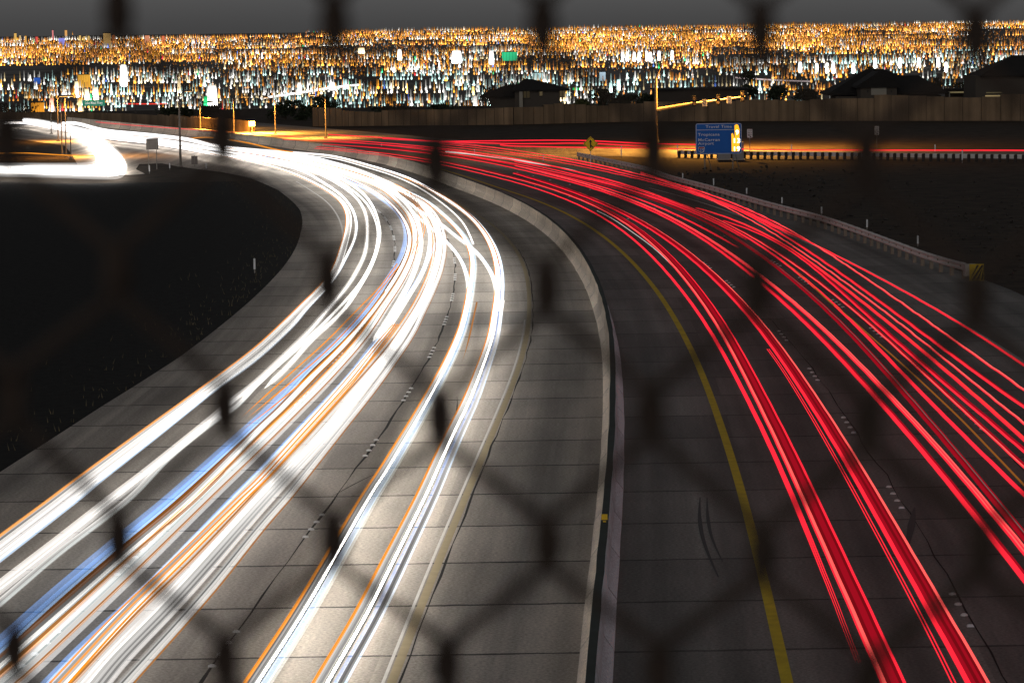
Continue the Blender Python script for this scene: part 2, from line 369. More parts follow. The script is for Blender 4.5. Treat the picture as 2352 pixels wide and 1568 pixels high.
# ------------------------------------------------------------------ lane dots
def dome(r, h, n=10):
    m = MB(); rings = [(r, 0), (r * .9, h * .6), (r * .55, h), ]
    for rr, z in rings: m.v += [(rr * math.cos(2 * math.pi * k / n), rr * math.sin(2 * math.pi * k / n), z) for k in range(n)]
    for a in range(2):
        for k in range(n): m.f.append((a * n + k, a * n + (k + 1) % n, (a + 1) * n + (k + 1) % n, (a + 1) * n + k))
    m.f.append(tuple(2 * n + k for k in range(n))); return m
M_DOT = mat("white_ceramic", (.85, .84, .80), .35, spec=.6)
dot0 = dome(.075, .04).build("lane_dot", M_DOT); dot_used = [False]
refl = MB(); refl.prism([(-.07, 0), (-.05, .035), (.05, .035), (.07, 0)], -.06, .06); refl0 = refl.build("lane_reflector", mat("reflector_glass", (.9, .9, .92), .2, spec=.8)); refl_used = [False]
def put(src, used, p, label, group, rz=0):
    o = src if not used[0] else src.copy()
    if used[0]: COL.objects.link(o)
    used[0] = True; o.location = (p[0], p[1], .003); o.rotation_euler = (0, 0, rz); tag(o, label, "road marker", group)
def along(t, y):
    P = off(t); i = int(np.abs(P[:, 1] - y).argmin()); d = P[min(i + 1, len(P) - 1)] - P[i - 1]; return P[i] + (d / d[1]) * (y - P[i][1]), d / np.linalg.norm(d)
for tl, pts, lab, grp in ((T_A, [(1025,542),(1038,570),(1044,599.6),(1045,637),(1040,683),(1024,737),(991,810),(939,906),(852,1029),(718,1208),(510,1490)], "small white ceramic dot in the row of four on the seam nearest the median", "white dots on the inner seam of the headlight road"),
                          (T_B, [(853,470),(871,485.5),(885,503.4),(897,524),(903,547),(906.6,572.6),(902.8,606),(833,753),(779,823.5),(693.7,915.6),(354,1238),(318,1290),(84,1490)], "small white ceramic dot in a row of four on the seam under the white trails", "white dots on the outer seam of the headlight road")):
    for u, v in pts:
        y = at(u, v).y; c, d = along(tl, y)
        for k in (-1.5, -.5, .5, 1.5): put(dot0, dot_used, c + d * k * 1.05, lab, grp)
for tl, pts, lab, lab2, grp in ((T_D, [(1227,428.6),(1308,452.7),(1353,467.5),(1394.6,483.7),(1441,503.4),(1487,525),(1533.6,549.6),(1581,580),(1631,616),(1685,660),(1807,782),(1878,873.6),(1959,994),(2073,1167),(2236,1438.5)], "small grey dot by a reflector on the first lane line right of yellow", "bright square reflector on the first lane line right of the yellow line", "markers of the first red lane line"),
                                (T_C, [(1178.6,397),(1221.6,405),(1265.7,414),(1312,424.5),(1357,435.8),(1404,448),(1453.6,463.7),(1502,479),(1554,498),(1609,519),(1666,543),(1726,574),(1789.6,611),(1858,652),(1936,706),(2024,774.7),(2130,864),(2262.6,986)], "small grey dot by a reflector on the second lane line from yellow", "bright square reflector on the second lane line from the yellow line", "markers of the second red lane line")):
    for u, v in pts:
        y = at(u, v).y; c, d = along(tl, y); put(refl0, refl_used, c, lab2, grp + ", reflectors", math.atan2(-d[0], d[1]))
        if v > 600:
            for k in (1, 2, 3): put(dot0, dot_used, c + d * k * 1.1, lab, grp + ", dots")

# ------------------------------------------------------------------ guardrails
M_STEEL = mat("galvanised_steel", (.72, .69, .65), .45, .2, 1.5, metal=.3)
M_POST = mat("timber_block", (.30, .25, .19), .9, .25, 3)
M_DARKPOST = mat("dark_post", (.05, .04, .035), .9)
def guardrail(name, label, pts, spacing, h, m_post, group=None, facing=-1, pw=.16):
    G = np.array([at(u, v) for u, v in crom(pts, 8, 2)])[:, :2]
    L = np.r_[0, np.cumsum(np.linalg.norm(np.diff(G, axis=0), axis=1))]; n = int(L[-1] / 1.0); tt = np.linspace(0, L[-1], n)
    G = np.stack([np.interp(tt, L, G[:, k]) for k in (0, 1)], 1); T = np.gradient(G, axis=0); T /= np.linalg.norm(T, axis=1)[:, None]; N = np.stack([-T[:, 1], T[:, 0]], 1) * facing
    base = Vector((G[0][0], G[0][1], 0)); t = thing(name, label, "guardrail", base, 0, group)
    pr = [(0, h - .34), (.06, h - .30), (.06, h - .24), (0, h - .19), (0, h - .15), (.06, h - .10), (.06, h - .04), (0, h), (-.015, h), (-.015, h - .34)]
    vv = np.vstack([np.column_stack([G + N * (o_ + .14) - np.array(base)[:2], np.full(n, z)]) for o_, z in pr]); q = len(pr); mb = MB()
    mb.add(vv, [(j * n + i, j * n + i + 1, ((j + 1) % q) * n + i + 1, ((j + 1) % q) * n + i) for j in range(q) for i in range(n - 1)])
    mb.build("rail", M_STEEL, t)
    ps = np.arange(0, L[-1], spacing)[:99]; proto = None
    for s in ps:
        x, y = np.interp(s, L if False else tt, G[:, 0]), np.interp(s, tt, G[:, 1]); k = min(int(s / L[-1] * (n - 1)), n - 1)
        if proto is None:
            mb = MB(); mb.box((0, 0, (h - .04) / 2), (pw, .15, h - .04)); mb.box((0, -.1, h - .18), (pw * .9, .14, .34)); o = proto = mb.build("post", m_post, t)
        else: o = proto.copy(); COL.objects.link(o); o.parent = t
        o.location = (x - base.x, y - base.y, 0); o.rotation_euler = (0, 0, math.atan2(-N[k][0], N[k][1]) + math.pi)
    return t, G, N
gr, GG, GN = guardrail("guardrail", "long steel guardrail on timber posts along the right shoulder beside the red trails", [(1330,370),(1430,392),(1501.5,408.6),(1535,424),(1612,444.5),(1689,467.5),(1764,490),(1841,511),(1905,529),(1994.7,562),(2071.6,592),(2123,612),(2174,629),(2225,643)], 1.9, .74, M_POST)
e = at(2228, 644); mb = MB(); mb.box((e.x - gr.location.x, e.y - gr.location.y, .45), (.5, .6, .5)); mb.build("end_terminal", M_STEEL, gr)
p = at(2243, 648); t = gr
M_SIGNY = mat("yellow_sign_sheeting", (.95, .64, .01), .5)
M_BLK = mat("black_sheeting", (.02, .02, .02), .6)
mb = MB(); mb.box((p.x - t.location.x, p.y - t.location.y, .42), (.62, .03, .72)); pl = mb.build("marker_plate", M_SIGNY, t)
mb = MB()
for k in range(4):
    x0 = -.31 + k * .2 - .1; poly = [(x0, .1), (x0 + .1, .1), (x0 + .52, .74), (x0 + .42, .74)]; poly = [(min(.30, max(-.30, a)), b) for a, b in poly]
    mb.prism([(a + p.x - t.location.x, b) for a, b in poly], p.y - t.location.y - .028, p.y - t.location.y - .018)
mb.build("stripe", M_BLK, pl)
guardrail("guardrail", "dark far guardrail on close set posts below the level red trail at right", [(1560,362),(1764,365.5),(1990,368),(2100,370),(2352,373),(2700,376)], .66, .62, M_DARKPOST, facing=1, pw=.2)

# ------------------------------------------------------------------ delineator posts
M_DEL = mat("white_delineator", (.85, .85, .84), .4)
M_STK = mat("thin_steel_stake", (.25, .23, .2), .7)
root0 = None
for lab, grp, lst in (("slim white delineator post standing behind the right shoulder guardrail", "delineators behind the shoulder guardrail", [(1796,452,472),(1887,474,496),(1991.5,503,528),(2108,540,566),(1568,397,415),(1639,409,430),(1715,431,449)]),
                      ("slim delineator post on the dim ground by the far ramp road", "delineators on the ramp ground", [(1248,354,375),(1427,334,364),(1556,332,357),(1431,382,390),(1818,331,353),(2147.7,331,353),(2210,344,375),(1512,321,331),(1090,342,361),(876,330,337)]),
                      ("slim stake standing at the edge of the dark left verge", "stakes on the left verge", [(585,592,627),(390,374,390),(474,374,392),(343.5,379,399)])):
    for u, v0, v1 in lst:
        b = at(u, v1); h = (v1 - v0) / F * b.y
        if root0 is None:
            root0 = thing("delineator_post", lab, "post", b, 0, grp)
            MB().box((0, 0, .5), (.05, .03, 1.0)).build("stake", M_STK, root0)
            MB().box((0, -.022, .6), (.09, .012, .7)).build("reflector", M_DEL, root0); r = root0
        else: r = copy_tree(root0, b)
        r.scale = (1, 1, h); tag(r, lab, "post", grp)

# ------------------------------------------------------------------ signs
M_BLUE = mat("blue_sign_sheeting", (.008, .13, .52), .45)
M_SWHT = mat("white_sign_sheeting", (.78, .78, .76), .5)
M_SBACK = mat("bare_aluminium_back", (.20, .17, .15), .6, .15, 4)
M_RED = mat("red_sign_sheeting", (.5, .03, .04), .5)
M_GRN = mat("green_sign_sheeting", (.01, .22, .12), .5)
def rrect(x0, z0, x1, z1, r, n=5):
    out = []
    for cx, cz, a0 in ((x1 - r, z1 - r, 0), (x0 + r, z1 - r, 90), (x0 + r, z0 + r, 180), (x1 - r, z0 + r, 270)):
        out += [(cx + r * math.cos(R(a0 + 90 * k / n)), cz + r * math.sin(R(a0 + 90 * k / n))) for k in range(n + 1)]
    return out
b = at(1650, 389); d = b.y; px = d / F
t = thing("travel_time_sign", "large blue travel time sign with glowing amber minutes on steel legs", "road sign", b)
sw, sh = 105.5 * px, 70.5 * px; zb = (389 - 354) * px; x0 = -51.5 * px
k = sw / 1040.0                                       # metres per tracing unit of the sign face
def sx(c): return x0 + (c - 450) * k
def sz(y): return zb + (975 - y) * k
mb = MB(); mb.prism(rrect(x0, zb, x0 + sw, zb + sh, .16), -.04, .04); pan = mb.build("panel", M_BLUE, t)
def frame(mb, x0, z0, x1, z1, w, r, y0, y1):
    o_, i_ = rrect(x0, z0, x1, z1, r), rrect(x0 + w, z0 + w, x1 - w, z1 - w, max(r - w, .01)); n = len(o_)
    P = [(x, y0, z) for x, z in o_] + [(x, y0, z) for x, z in i_] + [(x, y1, z) for x, z in o_] + [(x, y1, z) for x, z in i_]
    mb.add(P, [(i, (i + 1) % n, n + (i + 1) % n, n + i) for i in range(n)] + [(i, (i + 1) % n, 2 * n + (i + 1) % n, 2 * n + i) for i in range(n)] + [(n + i, n + (i + 1) % n, 3 * n + (i + 1) % n, 3 * n + i) for i in range(n)])
mb = MB(); frame(mb, x0 + .02, zb + .02, x0 + sw - .02, zb + sh - .02, .035, .14, -.046, -.041); mb.box((sx(960), -.0445, sz(428)), (990 * k, .005, .035)); mb.build("border", M_SWHT, pan)
for s_, c, y, w, cap in (("Travel Time", 675, 385, 590, 62), ("Tropicana", 500, 560, 490, 62), ("McCarran", 500, 680, 485, 62), ("Airport", 505, 762, 355, 62)):
    text("lettering", s_, cap * k / .69, M_SWHT, pan, (sx(c), -.046, sz(y)), w * k)
cxs, czs, rs = sx(577), sz(872), 68 * k
sh_ = [(-1, .75), (-.62, .95), (0, .82), (.62, .95), (1, .75), (1.02, .1), (.75, -.5), (.3, -.88), (0, -1.05), (-.3, -.88), (-.75, -.5), (-1.02, .1)]
mb = MB(); mb.prism([(cxs + a * rs * 1.08, czs + b_ * rs * 1.08) for a, b_ in sh_], -.047, -.041); shd = mb.build("route_shield", M_SWHT, pan)
mb = MB(); mb.prism([(cxs + a * rs * .96, czs + b_ * rs * .94) for a, b_ in sh_[5:] + [(-1.0, .4), (1.0, .4)]], -.052, -.047); mb.build("shield_field", M_BLUE, shd)
mb = MB(); mb.prism([(cxs + a * rs * .95, czs + b_ * rs * .95) for a, b_ in [(-.98, .46)] + sh_[:5] + [(.98, .46)]], -.052, -.047); mb.build("shield_crown", M_RED, shd)
text("route_number", "15", 85 * k / .69, M_SWHT, shd, (cxs - 38 * k, -.055, czs - 55 * k), 80 * k)
DIGIT_GLOW = em((1, .40, .015), 1.6); LEDW = em((1, .93, .7), 4)
mb = MB(); mb.prism([(sx(1335), sz(920)), (sx(1435), sz(920)), (sx(1440), sz(430)), (sx(1415), sz(330)), (sx(1375), sz(308)), (sx(1330), sz(335))], -.05, -.042)
mb.prism([(sx(1262), sz(920)), (sx(1333), sz(920)), (sx(1325), sz(620)), (sx(1290), sz(505)), (sx(1258), sz(520))], -.05, -.042); digit_smear = mb.build("digit_glow_smear", DIGIT_GLOW, pan)  # amber blocks shaped as the smeared glow of the digits
for s_, c, y, w in (("9", 1352, 540, 68), ("13", 1282, 728, 138), ("19", 1285, 912, 135)): text("glowing_digits", s_, 100 * k / .69, LEDW, digit_smear, (sx(c), -.056, sz(y)), w * k)
for c in (655, 1290):
    mb = MB(); mb.bar((sx(c), .09, -.05 - (.45 if c < 700 else .1)), (sx(c), .09, zb + sh * .9), .045); mb.bar((sx(c + 20), .1, zb + .5), (sx(c + 170), 1.3, -.1), .03); mb.build("leg", M_STK, t)
# control cabinets behind the sign
M_CAB = mat("grey_cabinet", (.30, .28, .27), .6, .1, 3)
for u0, u1, lab in ((1618, 1648, "wider grey roadside cabinet standing behind the blue travel time sign"), (1653, 1678, "narrow grey roadside cabinet standing behind the blue travel time sign")):
    p = at((u0 + u1) / 2 + 30, 367); w = (u1 - u0) / F * p.y; c_ = thing("roadside_cabinet", lab, "cabinet", p)
    MB().box((0, 0, .7), (w, .6, 1.4)).build("casing", M_CAB, c_); MB().box((0, 0, .03), (w + .2, .8, .06)).build("plinth", M_RAMP, c_); MB().box((0, 0, 1.43), (w + .06, .66, .06)).build("lid", M_CAB, c_)
# merge sign
b = at(1357, 384); px = b.y / F
t = thing("merge_sign", "yellow diamond merge sign with black arrow on a thin post", "road sign", b)
hc = (384 - 330.7) * px; hd = 17.2 * px
mb = MB(); mb.prism([(0, hc - hd), (hd, hc), (0, hc + hd), (-hd, hc)], -.012, .012); pan = mb.build("panel", M_SIGNY, t)
q = hd / 62.0
def ar(P): return [(x * q, hc - y * q) for x, y in P]
mb = MB(); mb.prism(ar([(-5, 34), (-5, -16), (-16, -8), (0, -36), (16, -8), (5, -16), (5, 8), (22, 26), (16, 32), (5, 21), (5, 34)]), -.02, -.013); mb.build("arrow", M_BLK, pan)
mb = MB(); r_ = [(0, -56), (56, 0), (0, 56), (-56, 0)]; r2 = [(0, -52), (52, 0), (0, 52), (-52, 0)]
P = [(a * q, -.014, hc - c * q) for a, c in r_] + [(a * q, -.014, hc - c * q) for a, c in r2]; mb.add(P, [(i, (i + 1) % 4, 4 + (i + 1) % 4, 4 + i) for i in range(4)]); mb.build("border", M_BLK, pan)
MB().box((0, .03, hc * .5 - .1), (.05, .03, hc + .2)).build("post", M_STEEL, t)
# small white signs by the ramp
def small_sign(u, vb, vt0, vt1, wpx, lines, lab, arrow=True, name="stop_line_sign", m=None):
    b = at(u, vb); px = b.y / F; t = thing(name, lab, "road sign", b); w, z0, z1 = wpx * px, (vb - vt1) * px, (vb - vt0) * px
    mb = MB(); mb.prism(rrect(-w / 2, z0, w / 2, z1, .04), -.01, .01); pan = mb.build("panel", m or M_SWHT, t)
    n = max(1, len(lines))
    for i, s_ in enumerate(lines):
        hh = (z1 - z0) * (.72 if arrow else .9) / n; text("lettering", s_, hh * .95, M_BLK, pan, (-w * .36, -.013, z1 - hh * (i + 1) - .01), w * .72)
    if arrow:
        mb = MB(); zc = z0 + (z1 - z0) * .16; mb.prism([(-w * .3, zc + .06), (-w * .28, zc + .09), (w * .12, zc), (w * .13, zc + .06), (w * .34, zc - .07), (w * .02, zc - .09), (w * .08, zc - .04)], -.018, -.012); mb.build("arrow", M_BLK, pan)
    MB().box((0, .03, z1 * .5 - .05), (.05, .03, z1 + .1)).build("post", M_STK, t); return t
small_sign(1722.5, 367, 297, 316.5, 12, ["STOP", "HERE ON", "RED"], "small white sign with black arrow right of the blue travel time sign")
small_sign(2014, 350, 290, 310, 10, ["STOP", "HERE ON", "RED"], "small dim white sign alone on the dark slope at far right")
small_sign(579, 304, 278.5, 290.5, 14, [], "small pale sign in front of the orange lit wall", False, "small_road_sign")
# backs of two signs at the left gore
b = at(351, 388); px = b.y / F
t = thing("sign_back", "brown back of a road sign on two posts beside the left gore", "road sign", b)
mb = MB(); mb.box((0, 0, (388 - 331) * px), (28 * px, .03, 26 * px)); mb.box((0, -.03, (388 - 326) * px), (27 * px, .03, .07)); mb.box((0, -.03, (388 - 337) * px), (27 * px, .03, .07)); mb.build("panel", M_SBACK, t)
for s_ in (-1, 1): MB().box((s_ * 9.5 * px, -.07, (388 - 325) * px / 2), (.07, .05, (388 - 320) * px)).build("post", M_STK, t)
b = at(447, 383); px = b.y / F
t = thing("sign_back", "small grey back of a road sign on one post near the left gore", "road sign", b)
MB().box((0, 0, (383 - 368) * px), (14.5 * px, .02, 19.5 * px)).build("panel", M_SBACK, t); MB().box((0, -.03, (383 - 356) * px / 2), (.05, .04, (383 - 356) * px)).build("post", M_STK, t)

# ------------------------------------------------------------------ lamps and signals
M_POLE = mat("galvanised_pole", (.13, .11, .09), .6, .1, 3)
SODIUM = (1.0, .42, .06)
def lamp(u, vb, vt, lab, side=1, arm=1.6, energy=0, group=None, rad=.07, head=True, lightz=None):
    b = at(u, vb); px = b.y / F; h = (vb - vt) * px; t = thing("street_lamp", lab, "street lamp", b, 0, group)
    mb = MB(); mb.bar((0, 0, 0), (0, 0, h), rad, rad * .6); mb.box((0, 0, .05), (.35, .35, .1)); mb.build("pole", M_POLE, t)
    if head:
        mb = MB(); mb.tube([(0, 0, h - .3), (side * arm * .4, 0, h + .05), (side * arm, 0, h + .15)], [rad * .5, rad * .45, rad * .35], 6); mb.build("arm", M_POLE, t)
        mb = MB(); mb.prism([(side * arm - .35, h + .10), (side * arm + .35, h + .10), (side * arm + .22, h + .26), (side * arm - .22, h + .26)], -.16, .16); hd_ = mb.build("luminaire", M_POLE, t)
        MB().box((side * arm, 0, h + .09), (.5, .22, .03)).build("lens", em((1, .5, .12), 5, False), hd_)
        if energy:
            L = bpy.data.lights.new("sodium_light", 'SPOT'); L.energy = energy; L.color = SODIUM; L.spot_size = R(165); L.spot_blend = 1.0; L.shadow_soft_size = .25
            lo = bpy.data.objects.new("sodium_light", L); COL.objects.link(lo); lo.parent = t; lo.location = (side * arm, 0, h + .05)
    return t
lamp(537, 307, 226, "orange lit lamp pole in front of the brightest part of the orange wall", 1, 1.4, 90000)
lamp(460, 297, 238, "orange lit lamp pole left of the dark gap in the orange wall", 1, 1.2, 30000)
lamp(633, 308, 227, "tall thin orange lamp pole left of the long tan wall", -1, 1.0, 26000)
lamp(749, 317, 222, "tall thin orange lamp pole in front of the left end of the long tan wall", -1, 1.3, 22000)
lamp(415, 384, 214, "tall dark lamp pole rising from the grass of the gore", 1, .8, 0, rad=.11)
for u, vb, vt, lab in ((118, 308, 236, "stout dark pole crossing the white trails, leftmost of the row by the ramp"), (134, 325, 225, "second slim pole from the left in the row on the brown ramp island"), (143, 357, 225, "third slim pole from the left in the row on the brown ramp island"), (152, 361, 225, "fourth slim pole from the left in the row on the brown ramp island"), (163, 365, 312, "short dark pole, rightmost of the row on the brown ramp island"), (311, 259, 230, "short lamp pole standing behind the dim end of the left wall")):
    lamp(u, vb, vt, lab, 1, .5, 8000 if u in (134, 152) else 0, rad=.07, head=(vt == 225))
# ramp meter mast
b = at(1508, 345); px = b.y / F
t = thing("ramp_meter_mast", "tall pole with a long arm of ramp signals lit orange from above", "traffic signal", b)
hp = (345 - 180) * px; MB().bar((0, 0, 0), (0, 0, hp), .17, .11, 10).build("pole", M_POLE, t)
za, zb_, xa, xb = (345 - 252) * px, (345 - 225.5) * px, 1.5 * px, 204 * px
mb = MB(); mb.tube([(xa, 0, za), (xb * .35, 0, za + (zb_ - za) * .42), (xb, 0, zb_)], [.16, .12, .06], 10); mb.build("mast_arm", mat("bright_galvanised_arm", (.30, .27, .22), .45), t)
mb = MB(); mb.tube([(0, 0, hp - .1), (.7, -.05, hp + 1.6), (4.6, -.2, hp + 3.4)], [.07, .06, .05], 6); mb.build("lamp_arm", M_POLE, t)
mb = MB(); mb.box((4.9, -.2, hp + 3.43), (.8, .35, .16)); hd_ = mb.build("luminaire", M_POLE, t); MB().box((4.9, -.2, hp + 3.34), (.5, .25, .02)).build("lens", em((1, .5, .12), 5, False), hd_)
L = bpy.data.lights.new("sodium_light", 'SPOT'); L.energy = 115000; L.color = SODIUM; L.spot_size = R(165); L.spot_blend = .8; L.shadow_soft_size = .3
lo = bpy.data.objects.new("sodium_light", L); COL.objects.link(lo); lo.parent = t; lo.location = (4.9, -.2, hp + 3.25)
for u, v in ((1595, 234), (1650, 232), (1706, 225)):
    x, z = (u - 1508) * px, (345 - v) * px; mb = MB(); mb.box((x, -.2, z), (.34, .2, .95)); sg = mb.build("signal_head", M_BLK, t)
    mb = MB()
    for dz in (.22, -.22):
        ring = [(x + .13 * math.cos(a * math.pi / 6), z + dz + .13 * math.sin(a * math.pi / 6)) for a in range(12)]; mb.prism(ring, -.33, -.30)
    mb.build("lens", mat("unlit_amber_lens", (.5, .36, .16), .3), sg)
for u, v, in ((1619, 238), (1675, 232.5)):
    x, z = (u - 1508) * px, (345 - v) * px; mb = MB(); mb.box((x, -.18, z), (.42, .02, .62)); sg = mb.build("sign_panel", M_SWHT, t)
    for i, s_ in enumerate(("ONE", "CAR", "PER", "GREEN")): text("lettering", s_, .14, M_BLK, sg, (x - .15, -.195, z + .17 - i * .145), .30)

# ------------------------------------------------------------------ walls
M_WALL = concrete("tan_block_wall", (.215, .145, .085), .2, joints=False)
M_PIER = mat("wall_joint", (.06, .045, .03), .9)
def wall(label, us, vtop, vbot, thick=.3):
    b = at(us[0], float(np.interp(us[0], *vbot))); t = thing("sound_wall", label, "wall", b)
    body, pier = MB(), MB()
    for a, c in zip(us[:-1], us[1:]):
        m_ = .5 * (a + c); p0, p1 = at(a, float(np.interp(a, *vbot))), at(c, float(np.interp(c, *vbot))); d = .5 * (p0.y + p1.y)
        h = (float(np.interp(m_, *vbot)) - float(np.interp(m_, *vtop))) / F * d
        q0, q1 = p0 - b, p1 - b; mid = (q0 + q1) / 2; ang = math.atan2(q1.y - q0.y, q1.x - q0.x); L_ = (q1 - q0).length
        body.box((mid.x, mid.y, h / 2 - .1), (L_ - .06, thick, h + .2), ang)
        pier.box((q0.x, q0.y + .03, h / 2 - .14), (.10, thick - .04, h + .2), ang)
    o = body.build("wall_panels", M_WALL, t); uvl = o.data.uv_layers.new(name="UVMap")
    for lp in o.data.loops:
        c = o.data.vertices[lp.vertex_index].co; uvl.data[lp.index].uv = (c.z * 2, c.x)
    pier.build("panel_joints", M_PIER, t); return t
us = [719.0]
while us[-1] < 2700: us.append(us[-1] + 13 + (us[-1] - 719) * .0202)
wall("long tan block wall of many panels across the back of the right half", us,
     ([719,790,794,870,875,905,980,1062,1150,1176,1238,1240,1281,1327,1370,1394,1396,1465,1468,1530,1700,1712,1764,1856,1890,1893,2002,2006,2080,2170,2262,2306,2352,2700],
      [247,249,255,258,254,253,252,252,248,247,246,243,238,240,243,243.5,238,239,233,234.5,233,228,229.5,232,227,227,226,218,219.5,223,225.5,216.5,217,216]),
     ([719,1176,1450,1764,2352,2700], [290,286,279,277.5,277,276]))
us = list(np.arange(-120, 586, 9.5))
wall("left tan wall stepping down the hill, its right part glowing orange", us,
     ([-120,207,287,367,368,396,397,439,440,486,530,574,590], [257,259,261,265.5,263,268,263.6,270.5,266.8,272,273,279,280]), ([-120,207,287,396,439,574,590], [272,278,283,291.6,294,303,304]))

# ------------------------------------------------------------------ houses
M_ROOF = mat("dark_tile_roof", (.02, .018, .016), .95, .3, 1.2)
M_STUC = mat("tan_stucco", (.085, .07, .055), .9, .1, 2)
M_TRIM = mat("pale_trim", (.34, .31, .25), .8)
WARM = em((1, .75, .35), .28, False)
def gable(mb, x0, x1, y0, y1, ze, zr, ov=.4):
    xm = (x0 + x1) / 2
    mb.add([(x0 - ov, y0 - ov, ze - .2), (xm, y0 - ov, zr), (x1 + ov, y0 - ov, ze - .2), (x0 - ov, y1, ze - .2), (xm, y1, zr), (x1 + ov, y1, ze - .2),
            (x0 - ov, y0 - ov, ze - .4), (x1 + ov, y0 - ov, ze - .4), (x0 - ov, y1, ze - .4), (x1 + ov, y1, ze - .4)],
           [(0, 1, 4, 3), (1, 2, 5, 4), (6, 8, 9, 7), (0, 3, 8, 6), (2, 7, 9, 5), (0, 6, 7, 2, 1), (3, 4, 5, 9, 8)])
def hip(mb, x0, x1, y0, y1, ze, zr, rx0, rx1, ov=.5):
    ym = (y0 + y1) / 2; x0 -= ov; x1 += ov; y0 -= ov; y1 += ov
    mb.add([(x0, y0, ze), (x1, y0, ze), (x1, y1, ze), (x0, y1, ze), (rx0, ym, zr), (rx1, ym, zr), (x0, y0, ze - .2), (x1, y0, ze - .2), (x1, y1, ze - .2), (x0, y1, ze - .2)],
           [(0, 1, 5, 4), (1, 2, 5), (2, 3, 4, 5), (3, 0, 4), (9, 8, 7, 6), (0, 6, 7, 1), (1, 7, 8, 2), (2, 8, 9, 3), (3, 9, 6, 0)])
def hz(u, v, d): return atd(u, v, d)
# gable fronted house right of centre
d = 392.0; o_ = hz(2018, 224, d); t = thing("house", "pale gable fronted house with a big dark hip roof behind the tan wall", "house", (o_.x, d, 0))
X = lambda u: (u - 2018) / F * d
Z = lambda u, v: hz(u, v, d).z
MB().box(((X(1977) + X(2060)) / 2, 3, Z(2018, 200) / 2), (X(2060) - X(1977), 6, Z(2018, 200))).build("wall", M_STUC, t)
mb = MB(); mb.prism([(X(1972), Z(2018, 199.5)), (X(2063), Z(2018, 199.5)), (X(2019), Z(2018, 166))], .02, 5.9); mb.build("gable_wall", M_STUC, t)
mb = MB(); gable(mb, X(1974), X(2062), 0, 6.2, Z(2018, 198) + .2, Z(2018, 164.5)); hip(mb, X(1918), X(2168), 4.5, 14, Z(2018, 216), Z(2018, 161), X(2010), X(2048)); hip(mb, X(2060), X(2178), 3.5, 12, Z(2110, 214), Z(2110, 176), X(2080), X(2128)); mb.build("roof", M_ROOF, t)
mb = MB(); mb.box((X(2018.5), -.04, (Z(2018, 200) + Z(2018, 218)) / 2), (X(2036) - X(2001), .06, 18 / F * d)); g_ = mb.build("garage_door", M_TRIM, t)
MB().box((X(2050), 7.5, Z(2050, 222) / 2), (X(2170) - X(1925), 7, Z(2050, 222))).build("rear_wall", M_STUC, t)
for u in (1993, 2047): MB().box((X(u), -.05, Z(u, 210)), (.1, .1, .3)).build("wall_lantern", M_BLK, t)
# far right house with lit windows
d = 380.0; o_ = hz(2310, 224, d); t = thing("house", "dark house at the right edge with yellow lit windows", "house", (o_.x, d, 0))
X = lambda u: (u - 2310) / F * d
MB().box((X(2320), 5, Z(2310, 174) / 2), (X(2420) - X(2262), 10, Z(2310, 174))).build("wall", M_STUC, t)
mb = MB(); hip(mb, X(2260), X(2430), 0, 10, Z(2310, 173), Z(2340, 128), X(2340), X(2370)); mb.build("roof", M_ROOF, t)
w_ = MB().box((X(2283), -.05, Z(2283, 221)), (40 / F * d, .08, .22)).build("window", WARM, t)
MB().box((X(2283), -.04, Z(2283, 213)), (36 / F * d, .06, .12)).build("window", em((1, .8, .4), .08, False), t)
d = 400.0; o_ = hz(2210, 224, d); t = thing("porch_cover", "low dark patio cover with a yellow lit strip left of the right edge house", "patio", (o_.x, d, 0))
X = lambda u: (u - 2210) / F * d
zt = Z(2210, 206); MB().box((0, 2, zt), (66 / F * d, 4, .25)).build("roof", M_ROOF, t)
for s_ in (-1, 1): MB().box((s_ * 1.6, .2, zt / 2 - .1), (.15, .15, zt - .2)).build("post", M_TRIM, t)
MB().box((0, 3.8, zt / 2), (60 / F * d, .2, zt - .3)).build("wall", M_STUC, t); MB().box((0, 3.66, zt - .42), (52 / F * d, .05, .18)).build("lit_strip", em((1, .8, .4), .16, False), t)
# left house
d = 405.0; o_ = hz(1210, 246, d); t = thing("house", "dark house with broad low roof and dim windows behind the tan wall's middle", "house", (o_.x, d, 0))
X = lambda u: (u - 1210) / F * d
zr, ze = Z(1210, 183), Z(1260, 206)
MB().box((X(1235), 5, ze / 2), (X(1300) - X(1196), 9, ze - .01)).build("wall", M_STUC, t); MB().box((X(1160), 6.5, Z(1160, 224) / 2), (X(1196) - X(1128), 6, Z(1160, 224))).build("wing_wall", M_STUC, t)
mb = MB(); hip(mb, X(1186), X(1300), .5, 9.5, ze, zr, X(1205), X(1222)); hip(mb, X(1112), X(1198), 3.4, 9.6, Z(1150, 222), Z(1180, 196), X(1165), X(1190)); mb.build("roof", M_ROOF, t)
for u, v, w, h_, m_ in ((1210, 218, 14, 16, .03), (1243, 216, 6, 10, .10), (1292, 216, 12, 16, .06)):
    mb = MB(); mb.box((X(u), .46, Z(u, v)), (w / F * d, .06, h_ / F * d)); wn = mb.build("window", em((1, .75, .4), m_, False), t); mb = MB(); mb.box((X(u), .42, Z(u, v)), (.06, .05, h_ / F * d)); mb.box((X(u), .42, Z(u, v + h_ / 2)), (w / F * d + .1, .08, .07)); mb.build("frame", M_BLK, wn)
MB().box((X(1197), .3, Z(1197, 228)), (.45, .45, 2.2)).build("pillar", M_TRIM, t)
